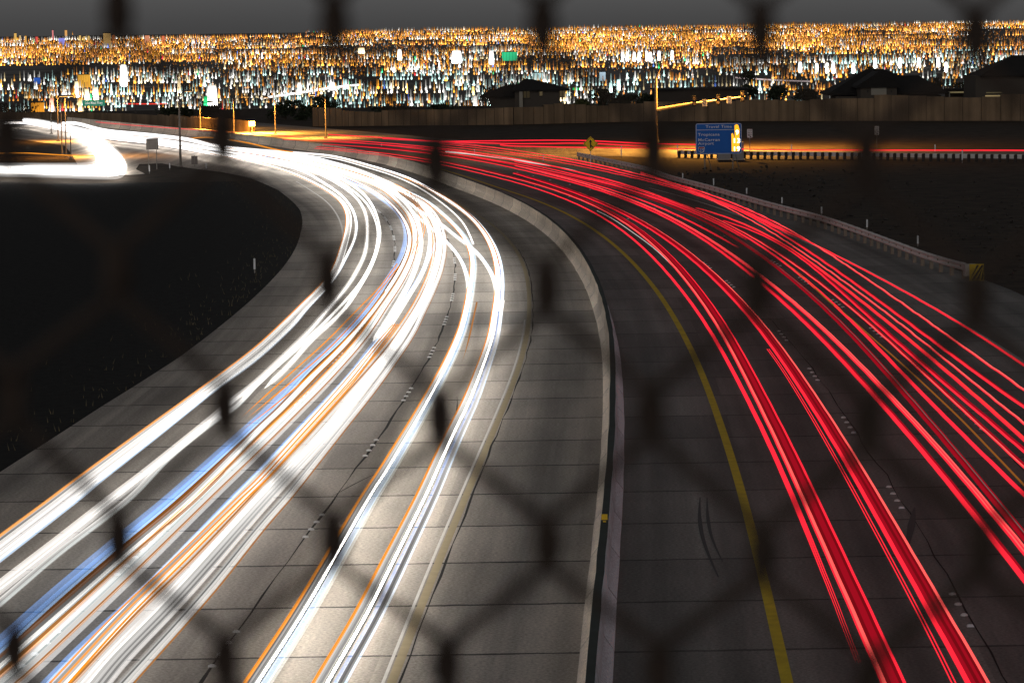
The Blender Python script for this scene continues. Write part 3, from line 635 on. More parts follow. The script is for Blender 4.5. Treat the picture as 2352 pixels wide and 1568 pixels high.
# long dark block behind the mast
d = 398.0; o_ = hz(1612, 230, d); t = thing("house", "long flat dark building behind the ramp signal arm", "house", (o_.x, d, 0))
X = lambda u: (u - 1612) / F * d
MB().box((0, 5, Z(1612, 207) / 2), (X(1722) - X(1512), 10, Z(1612, 207))).build("wall", mat("dark_stucco", (.06, .05, .04), .95), t)
MB().box((0, 5, Z(1612, 206)), (X(1726) - X(1508), 10.6, .22)).build("roof", M_ROOF, t)

# ------------------------------------------------------------------ trees and bushes
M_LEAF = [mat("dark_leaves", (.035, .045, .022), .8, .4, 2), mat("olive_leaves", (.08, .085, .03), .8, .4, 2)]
M_BARK = mat("bark", (.07, .05, .035), .95)
def tree(name, u, vtop, vb, wpx, d, lab, mi=0, n=700, trunk=.35, cat="tree", leaf=.22):
    top = hz(u, vtop, d); t = thing(name, lab, cat, (top.x, d, 0)); zt = top.z; zb_ = hz(u, vb, d).z; w = wpx / F * d / 2; hh = zt - zb_
    mb = MB(); mb.tube([(0, 0, -.1), (.05, 0, zb_ * .6 + zt * .1), (-.05, .1, zb_ + hh * .5)], [.16, .12, .05], 6)
    cl = [(random.gauss(0, .42) * w, random.gauss(0, .4) * w, zb_ + hh * (.15 + .75 * random.random())) for _ in range(9)]
    for c in cl[:5]: mb.tube([(0, 0, zb_ * .6 + zt * .1), ((c[0]) * .5, c[1] * .5, (zb_ + c[2]) / 2), c], [.07, .045, .02], 5)
    mb.build("trunk", M_BARK, t); lf = MB()
    for i in range(n):
        c = random.choice(cl); r = w * .42
        p = Vector((c[0] + random.gauss(0, .5) * r, c[1] + random.gauss(0, .5) * r, c[2] + random.gauss(0, .45) * r))
        if p.z > zt: p.z = zt - random.random() * .3
        a = Vector((random.gauss(0, 1), random.gauss(0, 1), random.gauss(0, 1))).normalized() * leaf; b2 = a.orthogonal().normalized() * leaf * .5
        lf.add([p - a, p + b2, p + a, p - b2], [(0, 1, 2, 3)])
    lf.build("crown", M_LEAF[mi], t)
for a in (("tree", 741, 221, 258, 62, 400, "dark round tree just left of the long tan wall's left end"), ("bush", 655, 232, 275, 60, 395, "dark bushy shrub mass between the two tan walls"), ("bush", 700, 236, 280, 40, 390, "smaller dark shrub touching the left end of the long tan wall"),
          ("tree", 478, 244, 275, 50, 395, "dark tree behind the dark gap of the left orange wall"), ("bush", 404, 247, 268, 70, 400, "low dark hedge along the top of the left orange wall"), ("tree", 1138, 200, 235, 58, 425, "dark tree behind the left end of the broad roofed house"),
          ("tree", 1384, 203, 246, 46, 405, "dark tree in the gap right of the broad roofed house"), ("bush", 1432, 219, 246, 66, 400, "wide dark bush behind the middle of the tan wall"), ("bush", 1336, 229, 247, 26, 395, "small yellow green bush beside the broad roofed house", 1),
          ("bush", 1484, 214, 243, 44, 405, "dark bush left of the ramp signal pole"), ("tree", 1728, 163, 225, 44, 410, "tall dark tree right of the long flat building"), ("bush", 1780, 196, 232, 60, 405, "dark bush right of the tall tree behind the wall"), ("bush", 1852, 205, 232, 70, 410, "low dark bush left of the big hip roof"),
          ("tree", 1992, 148, 215, 30, 412, "thin dark tree poking up behind the pale gable"), ("tree", 2153, 174, 215, 24, 415, "slim dark tree right of the big hip roof"), ("bush", 2222, 190, 224, 84, 412, "broad dark hedge above the yellow lit patio"), ("bush", 900, 243, 262, 70, 400, "low dark bush over the left part of the long tan wall"), ("bush", 1030, 240, 262, 80, 402, "long low bush over the tan wall below the city lights"),
          ("tree", 30, 237, 285, 90, 420, "dark tree mass at the left edge above the white trails")):
    tree(a[0], *a[1:6], a[6], a[7] if len(a) > 7 else 0, cat=a[0])
# dry grass along the left verge
mb = MB()
for _ in range(1100):
    i = random.randrange(len(BP)); 
    if not 60 < BP[i, 1] < 238: continue
    q = BP[i] + BN[i] * (LEFT_W[i] + abs(random.gauss(0, 1.6)) + .05); h_ = random.uniform(.04, .22)
    mb.add([(q[0] - .012, q[1], -.02), (q[0] + .012, q[1], -.02), (q[0] + random.gauss(0, .06), q[1] + random.gauss(0, .05), h_)], [(0, 1, 2)])
tag(mb.build("dry_grass", mat("dry_grass_blades", (.16, .13, .07), .9)), "sparse dry grass along the edge of the dark left verge", "grass", None, 'stuff')

mb = MB()
for _ in range(900):
    y = random.uniform(95, 240); i = int(np.abs(BP[:, 1] - y).argmin()); q = BP[i] - BN[i] * (RIGHT_W[i] + 1.2 + abs(random.gauss(0, 9))); r = random.uniform(.05, .2)
    P = [Vector((random.gauss(0, 1), random.gauss(0, 1), random.gauss(0, .7))).normalized() * r * random.uniform(.6, 1.1) for _k in range(7)]
    bm = bmesh.new(); vs_ = [bm.verts.new(p) for p in P]; bmesh.ops.convex_hull(bm, input=vs_); bm.verts.ensure_lookup_table(); ix = {v_: k_ for k_, v_ in enumerate(bm.verts)}
    mb.add([(v_.co.x + q[0], v_.co.y + q[1], v_.co.z + .02) for v_ in bm.verts], [tuple(ix[v_] for v_ in f_.verts) for f_ in bm.faces]); bm.free()
tag(mb.build("rocks", mat("rubble_stone", (.055, .048, .042), .9, .3, 2)), "scattered rubble on the dark slope beyond the right guardrail", "rocks", None, 'stuff')

# ------------------------------------------------------------------ the city on the valley floor
ZC = -50.0
def hor(u): return HV + (CX - u) * math.tan(ROLL)
AMB, WHT, TEAL, WARMW, RED_, GRN_, BLU_ = (1, .36, .045), (1, .97, .9), (.62, .95, .90), (1, .78, .42), (1, .05, .06), (.05, 1, .3), (.15, .3, 1)
def drop(n=5, wide=False):                              # a city light, its shake streak shaped as a column; unit height, unit radius
    rings = [(0, .3), (.05, .85), (.12, 1.0), (.22, .85), (.32, .55), (.7, .5), (.95, .42), (1.0, .2)] if not wide else [(0, .6), (.05, .95), (.2, 1.0), (.5, .93), (.8, .88), (.95, .8), (1, .45)]; P, Fc = [], []
    for z, r in rings: P += [(r * math.cos(2 * math.pi * k / n), r * math.sin(2 * math.pi * k / n), z) for k in range(n)]
    for i in range(len(rings) - 1):
        for k in range(n): Fc.append((i * n + k, i * n + (k + 1) % n, (i + 1) * n + (k + 1) % n, (i + 1) * n + k))
    return np.array(P), np.array(Fc), np.array([z for z, _ in rings for _ in range(n)])
DROP = drop(4); WIDE = drop(8, True)
def glow_attr():
    m = bpy.data.materials.new("city_glow"); m.use_nodes = True; n = m.node_tree; n.nodes.remove(n.nodes["Principled BSDF"])
    a = n.nodes.new("ShaderNodeAttribute"); a.attribute_name = "glow"; e_ = n.nodes.new("ShaderNodeEmission")
    n.links.new(a.outputs["Color"], e_.inputs[0]); n.links.new(e_.outputs[0], n.nodes["Material Output"].inputs[0]); m.cycles.emission_sampling = 'NONE'; return m
M_CITY = glow_attr()
def glow_mesh(name, items, shape=None):                 # items: (x, y, z, radius, height, colour, strength)
    V, Fc, C = [], [], []; DP, DF, DZ = shape or DROP
    for i, (x, y, z, r, h, c, s) in enumerate(items):
        V.append(DP * np.array([r, r, h]) + np.array([x, y, z])); Fc.append(DF + i * len(DP))
        fade = np.interp(DZ, [0, .24, .33, .8, 1], [1.5, 1.5, .45, .28, .12])[:, None] * s
        C.append(np.hstack([np.array(c)[None] * fade, np.ones((len(DP), 1))]))
    me = bpy.data.meshes.new(name); me.from_pydata(np.vstack(V).tolist(), [], np.vstack(Fc).tolist()); me.update()
    at_ = me.color_attributes.new("glow", 'FLOAT_COLOR', 'POINT'); at_.data.foreach_set("color", np.vstack(C).astype(np.float32).ravel()); me.materials.append(M_CITY)
    o = bpy.data.objects.new(name, me); COL.objects.link(o); return o
def vnoise(u, v, sc, seed):
    g = np.random.default_rng(seed).random((80, 80)); x, y = u / sc[0] % 78, v / sc[1] % 78; i, j = int(x), int(y); fx, fy = x - i, y - j
    fx, fy = fx * fx * (3 - 2 * fx), fy * fy * (3 - 2 * fy)
    return (g[i, j] * (1 - fx) + g[i + 1, j] * fx) * (1 - fy) + (g[i, j + 1] * (1 - fx) + g[i + 1, j + 1] * fx) * fy
def spot(u, v): d = (H - ZC) * F / max(v - hor(u), 2.5); p = atd(u, v, d); return p, d / F
items = []
q = 2.5; rows = []
while q < 195: rows.append(q); q += 1.7 + .026 * q
for q in rows:                              # street lights strung along the rows of streets
    u = -130.0
    while u < 2480:
        L_ = random.uniform(25, 60) if random.random() < .35 else random.uniform(60, 230); left = u < 1000
        dn = vnoise(u + 300, q, (150, 16), 3) * .6 + vnoise(u + 300, q, (45, 6), 5) * .4
        thr = .36 if q < 45 else .46 if q < 100 else (.41 if u < 1230 else .52)
        if u < 700 and q < 14: thr = .62
        if u > 1150 and 40 < q < 105: thr = .38
        if u < 270 and 76 < q < 96: thr = .93
        if dn < thr: u += L_ * .6; continue
        if q < 40: kinds = 'aaaaaaaaw' if not left else 'aaaaaww'
        elif q < 70: kinds = 'aaaaaaw' if not (850 < u < 1250) else 'aaawwm'
        elif q < 100: kinds = 'aaaamww' if u < 1700 else 'aaatttmw'
        else: kinds = 'ttttwwwwam' if u < 1500 else 'aaattwm'
        kd = random.choice(kinds); st = random.uniform(3.4, 7) if q < 60 else random.uniform(5, 11); br = random.choice((.45, .8, .8, 1.2, 1.8)); hh = random.uniform(.75, 1.25)
        x = u
        while x < u + L_:
            x += st * random.uniform(.45, 1.6)
            if random.random() < (.18 if q < 80 else .30 if q < 105 else .40): continue
            k_ = kd if random.random() < .8 else random.choice('aaw')
            if k_ == 'm': k_ = random.choice('atw')
            c = (1, random.uniform(.32, .46), random.uniform(.03, .10)) if k_ == 'a' else random.choice((WHT, WHT, WARMW)) if k_ == 'w' else TEAL
            if random.random() < .012: c = random.choice((RED_, GRN_, BLU_))
            s_ = br * random.uniform(.6, 1.5) * (1.5 if k_ == 'a' else 1.6)
            if q < 8: s_ *= .4
            p, px = spot(x, hor(x) + q + random.gauss(0, .3))
            h = (5.2 + min(q, 140) * .095) * hh * random.uniform(.75, 1.3); rad = random.uniform(.75, 1.3) * (1 + min(q, 130) * .006)
            if random.random() < .05: rad *= 1.6; s_ *= 2.5
            items.append((p.x, p.y, p.z, rad * px, h * px, c, s_))
        u += L_
for _ in range(9500):                       # small dim lights added to fill in a hazy glow between the streets
    u = random.uniform(-130, 2480); q = random.uniform(3, 70) if random.random() < .6 else random.uniform(40, 110)
    if u < 700 and q < 14 or u < 270 and 74 < q: continue
    p, px = spot(u, hor(u) + q); items.append((p.x, p.y, p.z, random.uniform(.7, 1.2) * px, random.uniform(3.5, 8) * px, (1, random.uniform(.3, .46), .07) if random.random() < .8 else WHT, random.uniform(.15, .6)))
items.sort(key=lambda it: it[3] * it[4] / it[1] ** 2 * (1 if it[1] > 2300 else 0), reverse=True)
big, rest = items[:215], items[215:]
tag(glow_mesh("city_lights", rest), "carpet of countless small amber and white lights across the far valley", "city lights", None, 'stuff')
protos = {}
LABS = {'amber': ("amber light on the dark valley floor below the horizon", "amber lights of the valley"), 'white': ("white light on the dark valley floor below the horizon", "white lights of the valley"), 'teal': ("pale teal light on the dark valley floor below the horizon", "teal lights of the valley"), 'odd': ("coloured red, green or blue light on the dark valley floor", "coloured lights of the valley")}
for it in big:
    c = it[5]; key = 'odd' if c in (RED_, GRN_, BLU_) else 'teal' if c == TEAL else 'white' if c in (WHT, WARMW) else 'amber'
    pk = (key, round(c[1] * 8), round(it[6] * 2))
    if pk not in protos: protos[pk] = glow_mesh("city_light", [(0, 0, 0, 1, 1, c, max(it[6], .9))]); o = protos[pk]
    else: o = protos[pk].copy(); COL.objects.link(o)
    o.location = it[:3]; o.scale = (it[3], it[3], it[4]); tag(o, LABS[key][0], "light", LABS[key][1])
def beacon(u, v, w, h, c, s, lab, grp=None):
    p, px = spot(u, v + h / 2); o = glow_mesh("bright_lamp", [(0, 0, 0, 1, 1, c, s)], WIDE); o.location = p; o.scale = (w / 2 * px, w / 2 * px, h * px * 1.15); tag(o, lab, "light", grp)
for u, v in ((1430,132),(1441,132),(1457,132),(1468,132),(1486,131),(1494,132),(1514,129.5),(1544,128)): beacon(u, v, 7, 19, (1, .98, .95), 9, "tall bright white floodlight in the row above the tall signal pole", "row of white floodlights near the middle of the valley")
for u, v in ((1838,156),(1876,159),(1900,158),(1914,158),(1960,158),(2010,147),(2067,146),(2110.6,146),(2155,145),(2173,156)): beacon(u, v, 8, 21, (1, 1, .97), 10, "large white floodlight in the row above the gable fronted house", "row of white floodlights above the right houses")
for u, v, w, h, c, lab in ((284.5,177,17,44,WHT,"large white glare left of centre of the left half, above the dark wall"), (488,226,24,46,WHT,"biggest white glare beside a green one above the left orange wall"), (473,240,10,28,GRN_,"green glare just left of the biggest white glare"), (184.6,247,9,28,(1,.62,.25),"low orange star shaped lamp just above the white trails at left"),
                           (200,219,11,22,(1,.8,.45),"warm white lamp over the green road sign, left one"), (221,218,12,26,(1,.85,.55),"warm white lamp over the green road sign, right one"), (177,204,9,26,(1,.85,.5),"tall warm white lamp at the foot of the yellow tower"), (119,243,10,27,(1,.45,.3),"pink white neon streak at far left"),
                           (1092,240,10,30,WHT,"white star shaped lamp above the tan wall left of the broad roofed house"), (1087,210,6,18,(1,.7,.2),"amber lamp over the white star shaped lamp"), (1403,203,8,20,TEAL,"teal white lamp right of the broad roofed house, left one"), (1421,197,9,22,TEAL,"teal white lamp right of the broad roofed house, right one"), (1362,217,6,16,TEAL,"teal lamp low beside the dark tree of the broad roofed house"),
                           (412,205,8,34,WARMW,"warm white lamp at the top of the tall dark gore pole"), (1049,133,24,26,WHT,"broad white glow of stadium lights left of the green screen"), (1129,135,11,28,WHT,"tall white glow just left of the green screen"), (918,128,10,22,WHT,"white lamp high up in the middle of the amber carpet"), (830,118,16,12,WARMW,"wide warm white glow above the middle"),
                           (688,205,10,24,WHT,"white lamp at the left end of the sloping bright street"), (763,199,14,16,WHT,"blue white box of light on the sloping bright street")):
    beacon(u, v, w, h, c, 7, lab)
def lit_block(name, u0, v0, u1, v1, c, s, lab, cat, dd=None):
    p, px = spot((u0 + u1) / 2, v1)
    if dd: p = atd((u0 + u1) / 2, v1, dd); px = dd / F
    w, h = (u1 - u0) * px, (v1 - v0) * px; t = thing(name, lab, cat, p)
    MB().box((0, w * .25, h / 2), (w, w * .5, h)).build("walls", em(c, s, False), t); MB().box((0, w * .25, h * 1.02), (w * 1.04, w * .54, h * .06)).build("roof", M_ROOF, t)
    mb = MB()
    for k in range(5): mb.box((w * (-.4 + .2 * k), -w * .01, h * .5), (w * .03, w * .02, h * .96))
    mb.build("ribs", em([q * .6 for q in c], s, False), t)
lit_block("lit_tower", 179, 172, 206, 201, (1, .5, .06), .9, "broad yellow lit tower at the left of the valley", "building")
lit_block("lit_building", 72, 236, 100, 258, (1, .38, .03), 1.1, "glowing orange block at far left above the white trails", "building", 900)
lit_block("lit_building", 78, 179, 92, 193, (.05, .2, .9), .7, "small blue lit block at far left", "building")
lit_block("lit_building", 1223, 168, 1247, 184, (.55, .85, .85), .9, "pale teal lit block behind the ridge of the broad roofed house", "building")
lit_block("lit_building", 1377, 166, 1391, 186, (.6, .8, .95), .9, "pale blue lit block above the dark tree of the broad roofed house", "building")
lit_block("lit_screen", 1153, 120, 1188, 140, (.05, .7, .3), .9, "green lit screen high in the amber carpet, left of the third fence knot", "screen")
lit_block("lit_building", 1316, 202, 1345, 207, (.02, .8, .15), .8, "thin green lit strip right of the broad roofed house", "building")
lit_block("lit_building", 1912, 178, 1920, 182, (1, .1, .1), .6, "small red lit strip left of the gable fronted house", "building")
for u0, v0, u1, v1, c, lab in ((238, 77, 254, 108, (1, .6, .2), "widest amber lit tower on the left skyline beside the first fence knot"), (258, 81, 264, 98, (1, .3, .1), "slim orange tower just right of the widest amber lit tower"), (333, 82, 343, 100, (1, .38, .2), "salmon orange tower on the skyline right of the first fence knot"), (372, 83, 378, 101, (1, .24, .1), "slim red orange tower, rightmost on the left skyline"),
    (33, 77, 38, 99, (1, .6, .15), "tall amber tower, leftmost on the skyline"), (45, 82, 48, 100, (1, .7, .3), "thin pale amber tower second from the left on the skyline"), (57, 83, 61, 102, (1, .5, .1), "amber tower third from the left on the skyline"), (82, 85, 87, 101, (1, .12, .1), "small red lit tower at left on the skyline"), (120, 70, 123, 92, (1, .3, .3), "thin pink lit tower rising above the left skyline"),
    (135, 88, 148, 104, (.35, .35, 1), "low violet blue lit block on the left skyline"), (149, 70, 154, 84, (1, .5, .15), "small amber tower high on the left skyline"), (182, 82, 186, 98, (1, .65, .2), "first of three slim golden towers left of the first fence knot"), (192, 84, 196, 99, (1, .65, .2), "second of three slim golden towers left of the first fence knot"), (202, 83, 206, 99, (1, .65, .2), "third of three slim golden towers left of the first fence knot")):
    lit_block("lit_tower", u0, v0, u1, v1, c, .8, lab, "building")
def street(name, pts, r, c, s, lab):
    P = []
    for u, v in crom(pts, 12, 1): p, px = spot(u, v); P.append(p + Vector((0, 0, r * px)))
    mb = MB(); mb.tube(P, r * spot(*pts[0])[1], 6); return tag(mb.build(name, em(c, s, False)), lab, "light trail")
street("headlight_trail", [(600,228),(640,223),(700,214),(770,203),(831,197)], 2.6, (1, .93, .85), 3, "bright white sloping stream of lights on the far street left of centre")
street("taillight_trail", [(282,240),(320,240.5),(384,240)], 1.4, (1, .06, .04), 1.0, "short red streak just above the left end of the left wall")
street("headlight_trail", [(1690,180),(1764,185),(1860,189)], 1.6, (1, .8, .8), .7, "faint pale streak on the far street left of the gable fronted house")
# green road sign far left
p = atd(216, 262, 800.0); px = 800 / F; t = thing("green_road_sign", "green overhead road sign among the lamps at far left", "road sign", p)
mb = MB(); mb.box((0, 0, 25 * px), (52 * px, .1, 13.5 * px)); pn = mb.build("panel", em((.03, .22, .14), .9, False), t); text("lettering", "Lake Mead Pkwy", 1.0, em((.9, .9, .8), .8, False), pn, (-20 * px, -.08, 22.5 * px), 40 * px)
for s_ in (-1, 1): MB().bar((s_ * 17 * px, .2, 0), (s_ * 17 * px, .2, 30 * px), .22).build("post", M_POLE, t)

# ------------------------------------------------------------------ light trails
WH = ((1, .965, .92), 3.6); WH2 = ((1, .97, .94), 1.9); GREY = ((1, .96, .93), .55); GREY2 = ((.85, .95, .93), .48); PALE = ((.95, .9, .85), .75)
BL = ((.16, .36, .80), .85); BLP = ((.45, .68, .95), .8); AM = ((1, .33, .02), .95); BRN = ((.5, .17, .03), .5); AMD = ((1, .42, .12), .45)
RD = ((1, .020, .040), 1.25); RP = ((1, .10, .09), 1.35); RO = ((1, .035, .035), 1.2); DR = ((.46, .006, .018), .75); DR2 = ((.30, .006, .012), .6); SIL = ((.8, .75, .7), .16); WIN = ((1, .93, .84), 7.0); HALO_A = ((1, .36, .04), .10, True); HALO_W = ((1, .97, .94), .16, True); HALO_R = ((1, .03, .05), .05, True)
GREY, GREY2, PALE, BL, BLP = [(c, k * f, True) for (c, k), f in ((GREY, .42), (GREY2, .42), (PALE, .45), (BL, .42), (BLP, .45))]
CORE = (WH, WH2, WIN)
NAMES = {WH: "white_core", WH2: "white_core", GREY: "grey_band", GREY2: "grey_band", PALE: "pale_band", BL: "blue_band", BLP: "pale_blue_band", AM: "amber_line", BRN: "brown_line", AMD: "dim_amber_line", RD: "red_line", RP: "pink_core", RO: "orange_red_line", DR: "dark_red_band", DR2: "dark_red_band", SIL: "silver_glint", WIN: "white_core", HALO_W: "soft_glow", HALO_A: "amber_glow", HALO_R: "soft_glow"}
def trail(name, label, pts, z, fil, taper=0.0, wob=0.0, grow=None, path=None):
    G = lay(pts, z) if path is None else path; n = len(G); T = np.gradient(G, axis=0); T /= np.linalg.norm(T, axis=1)[:, None]; sd = np.stack([T[:, 1], -T[:, 0], 0 * T[:, 0]], 1)
    sd *= np.where(T[:, 1:2] < 0, -1, 1)              # offsets always count towards the right of the view
    sgn = np.sign(np.median(-T[:, 1])); 
    L = np.r_[0, np.cumsum(np.linalg.norm(np.diff(G, axis=0), axis=1))]
    if wob: G = G + np.column_stack([0 * L, 0 * L, wob * np.sin(L * 1.05 + random.random() * 6) * (.6 + .4 * np.sin(L * .23)) + wob * .4 * np.sin(L * 2.7)])
    rf = np.ones(n)
    if taper: rf = np.clip((L[-1] - L) / taper, .02, 1)
    gf = np.ones(n)
    if grow: gf = np.interp(G[:, 1], [60, 120, 170, 250, 330], grow); rf = rf * gf
    parts = {}
    of = np.interp(G[:, 1], [60, 120, 220, 340], [1.45, 1.05, .8, .55]) if grow else np.ones(n)
    for o_, r, c in fil:
        P = G + sd * (o_ * of)[:, None]
        if name == TL or c in (AM, BRN, AMD, SIL): parts.setdefault(c, MB()).hooded(P, r * rf); halo = HALO_A if c is AM else HALO_R if c in (RD, RP, RO) else None  # hooded: black underside added to keep light off the road
        elif c in CORE:
            halo = HALO_W
            for k_, (f_, w_) in enumerate(((-.62, .42), (.0, .46), (.62, .42))):
                lv = c if c is WIN and k_ == 1 else (WH[0], min(c[1], WH[1]), False, random.choice((.05, .09, .14, .22, .34)))
                parts.setdefault(lv, MB()).tube(G + sd * (o_ * of + f_ * r * rf)[:, None], r * w_ * rf)
        else: parts.setdefault(c, MB()).tube(P, r * 1.1 * rf); halo = None
        if halo: parts.setdefault(halo, MB()).tube(P, r * 1.5 * rf)
    if len(parts) == 1:
        c = next(iter(parts)); return tag(parts[c].build(name, em(c[0], c[1], True, len(c) > 2 and c[2])), label, "light trail")
    base = Vector(G[-1]); base.z = 0; t = thing(name, label, "light trail", base)
    for c, mb in parts.items():
        mb.v = [(a - base.x, b_ - base.y, d_ - base.z) for a, b_, d_ in mb.v]; mb.build(NAMES.get(c, 'white_strand'), em(c[0], c[1], c not in (HALO_W, HALO_A, HALO_R), len(c) > 2 and c[2], c[3] if len(c) > 3 else 6.5 if c is WIN else .45 if c is HALO_W else 1.0), t)
    return t
F1 = [(143,284),(160,281),(185,285),(220,296),(258,302.5),(300,306),(364,312),(436,321),(487,334)]
F2 = [(56,276),(90,279),(130,288),(180,298),(231,307),(300,316),(364,322),(430,332),(487,342)]
F3 = [(12,283),(56,282),(118,293),(170,303),(231,314),(272,320),(338,327),(430,342),(500,356)]
TL = "taillight_trail"; HL = "headlight_trail"; GW = [1.3, .95, .85, 1.35, 2.2]
trail(HL, "amber edged white trail running closest to the dark left verge", F3 + [(588,374),(639,387),(690.5,406),(741.8,431.7),(780,457.3),(795.6,478),(802,498),(799.5,524),(791.8,554.7),(783,583),(772,615),(742,657),(703,695.7),(665,734),(588,806),(460.6,903),(325,1003),(189.7,1104),(135.5,1146),(0,1248)], .66,
      [(-.15, .026, AM), (-.07, .05, WH2), (.02, .045, PALE), (.10, .04, GREY), (.17, .025, WH2)], grow=GW)
trail(HL, "white trail beside the amber edged one nearest the left verge, its thin inner partner", F3[:-1] + [(500,352),(588,366),(690.5,391),(741.8,419),(780,444.5),(806,472.7),(816,495.7),(820,519),(815,549.6),(803,575),(788,603),(778,624),(744,667.5),(703,708.5),(672.6,746.4),(588,823.5),(484,899),(352,1003),(216.8,1108),(187,1134),(0,1278)], .64,
      [(-.06, .04, GREY), (.0, .055, WH), (.06, .03, BLP)], grow=GW)
trail(HL, "outer lane white trail with a pinkish grey band reaching the left edge", F3 + [(588,368),(660,380),(729,397),(780,424),(818.7,452),(836.6,477.8),(844,498),(845.6,529),(844,560),(838,590.6),(826,613.6),(813.6,636.7),(798,659.8),(772.6,690.5),(741.8,726.4),(710,764),(642,831.6),(588,883),(539,920),(504,951),(352,1075.5),(265.5,1142.7),(135.7,1245.8),(0,1351.6)], .66,
      [(-.10, .05, PALE), (-.03, .045, WH), (.05, .035, GREY)], grow=GW)
trail(HL, "thin white trail just inside the pinkish grey band of the outer lane", F3 + [(588,366),(670,380),(740,398),(800,430),(842,466),(862,505),(869,540),(862,582),(845,620),(820,660),(770,715),(700,784),(600,872),(541,934.6),(500,961),(386,1051),(290,1148),(135,1266),(0,1380)], .64, [(0, .05, WH), (.06, .02, GREY2)], grow=GW)
trail(HL, "short white trail of the outer lane ending softly above the left knot", F2 + [(588,362),(690,380),(770,404),(830,440),(859,478),(872,520),(873,542),(863,585),(847,623),(826,658),(801,697),(772,730),(716,780),(660,842),(606,893)], .7, [(0, .07, WH)], taper=2.5, grow=GW)
for pts, lab in (([(912,606),(889,638),(870,662),(829,703),(750.6,782.8),(669,856),(588,928),(556,957)], "upper of the three thin amber lines that fade beside the left knot"), ([(916,612),(872,668),(834,715),(762,795),(675,872),(588,944),(566,962)], "middle of the three thin amber lines that fade beside the left knot"), ([(885,670),(840,728),(770,805),(680,890),(588,964),(558,986)], "lowest of the three thin amber lines that fade beside the left knot")):
    trail("indicator_trail", lab, pts, .8, [(0, .022, AM)], taper=5)
trail(HL, "broad sky blue band with a white edge, sweeping to the lower left corner", F2 + [(588,358),(700,382),(780,408),(844,434),(882.8,460),(916,488),(931.5,513.7),(936.6,539),(931.5,570),(918.7,601),(895.6,639),(870,680),(844,716),(777.7,788),(710,850.6),(642,923.7),(588,975),(406.5,1140.5),(271,1254),(135.7,1370),(0,1494)], .62,
      [(-.13, .065, BL), (-.04, .05, BL), (.04, .035, BLP), (.09, .03, BRN)], grow=GW)
trail(HL, "white trail with brown edges just right of the broad sky blue band", F2 + [(588,356),(690,376),(790,406),(860,440),(900,470),(928,503),(942,540),(939,575),(924,611),(900,652),(850,722),(786,797),(720,862),(640,945),(600,982),(440,1142.7),(300,1262),(150,1394),(0,1526)], .68,
      [(-.10, .03, BRN), (-.02, .06, WH), (.07, .03, GREY2), (.12, .03, AMD)], grow=GW)
trail(HL, "wide grey white trail between amber lines in the middle lane at lower left", F2 + [(588,354),(700,376),(790,400),(870,429),(908,457),(939,490.6),(952,518.8),(954.5,547),(947,588),(934,621),(911,662),(882.8,703),(832,778),(750.6,869.5),(669,951),(588,1030),(461,1150),(325.6,1280),(190,1408),(54,1534),(0,1580)], .66,
      [(-.17, .025, AM), (-.11, .045, PALE), (-.03, .06, GREY2), (.05, .05, WH2), (.12, .025, AMD), (.17, .04, GREY)], grow=GW)
trail(HL, "slim white trail right of the middle lane, ending in a nub mid view", F2 + [(588,352),(700,373),(800,399),(885,430),(928,462),(953,495),(966,530),(967,565),(958,606),(940,650),(912,700),(880,752),(856,785)], .7, [(0, .10, WH)], taper=2, grow=GW)
trail(HL, "narrow blue line running left of three orange lines at lower left", [(1000,560),(982.7,597),(950,655),(910,718),(859,785),(794,870),(696,973),(588,1089),(532,1144),(366,1316),(190,1479),(100,1570)], .66, [(0, .05, BL), (.06, .028, BLP)])
for k, (a, lab) in enumerate((( -6, "left one of three thin orange lines over dark road at lower left"), (5, "middle one of three thin orange lines over dark road at lower left"), (17, "right one of three thin orange lines over dark road at lower left"))):
    trail("indicator_trail", lab, [(905 + a * .5, 745), (855 + a * .7, 805), (789 + a, 886), (690 + a, 996), (594 + a, 1102), (551 + a, 1142.7), (400 + a * 1.3, 1290), (260 + a * 1.6, 1425), (124 + a * 1.9, 1570)], .75, [(0, .020, AM)])
trail(HL, "white trail with blue left edge in the second lane, above the orange lines", F2 + [(588,350),(690,369),(800,396),(880,425),(921,452),(967,488),(982.7,518.8),(988,544.5),(982.7,588),(967,631.6),(941.7,672.6),(916,713.6),(875,774),(832,831.6),(750.6,925),(669,1012),(588,1098),(420,1270),(290,1400),(140,1560),(120,1580)], .7,
      [(-.05, .03, BLP), (.02, .07, WH), (.10, .03, PALE)], grow=GW)
trail(HL, "pale orange tinted trail left of the brightest white band at bottom left", F1 + [(588,350),(700,368),(810,394),(890,424),(940,455),(976,490),(995,530),(999,565),(992,610),(975,656),(948,708),(905,772),(858,830),(790,905),(700,1004),(610,1100),(440,1280),(300,1416),(165,1560),(145,1580)], .66,
      [(-.08, .022, AM), (-.02, .05, GREY), (.05, .03, AMD), (.10, .04, PALE)], grow=GW)
trail(HL, "brightest white band of the second lane from the median side of the crowd", F1 + [(588,349),(690,362),(780,383),(839,400),(895.6,427),(947,452),(977.6,478),(998,506),(1009,540),(1008,572),(1001,606),(988,648),(968,695),(934,750),(899.6,802),(832,889),(750.6,990),(669,1078),(588,1164),(407,1366),(271,1506),(217,1570)], .66,
      [(-.12, .04, PALE), (-.03, .07, WH), (.08, .06, WH), (.16, .03, GREY)], grow=GW)
trail(HL, "thin pale trail forming the right rim of the white crowd at lower left", F1 + [(588,347),(700,361),(800,384),(870,408),(930,436),(985,474),(1010,508),(1021,545),(1019,590),(1008,632),(990,676),(968,720),(940,775),(859,888),(777.7,988.8),(696,1090),(653,1142.7),(588,1216),(461,1370),(279.5,1570)], .62,
      [(0, .045, WH2), (.08, .022, GREY), (.13, .012, AMD)], grow=GW)
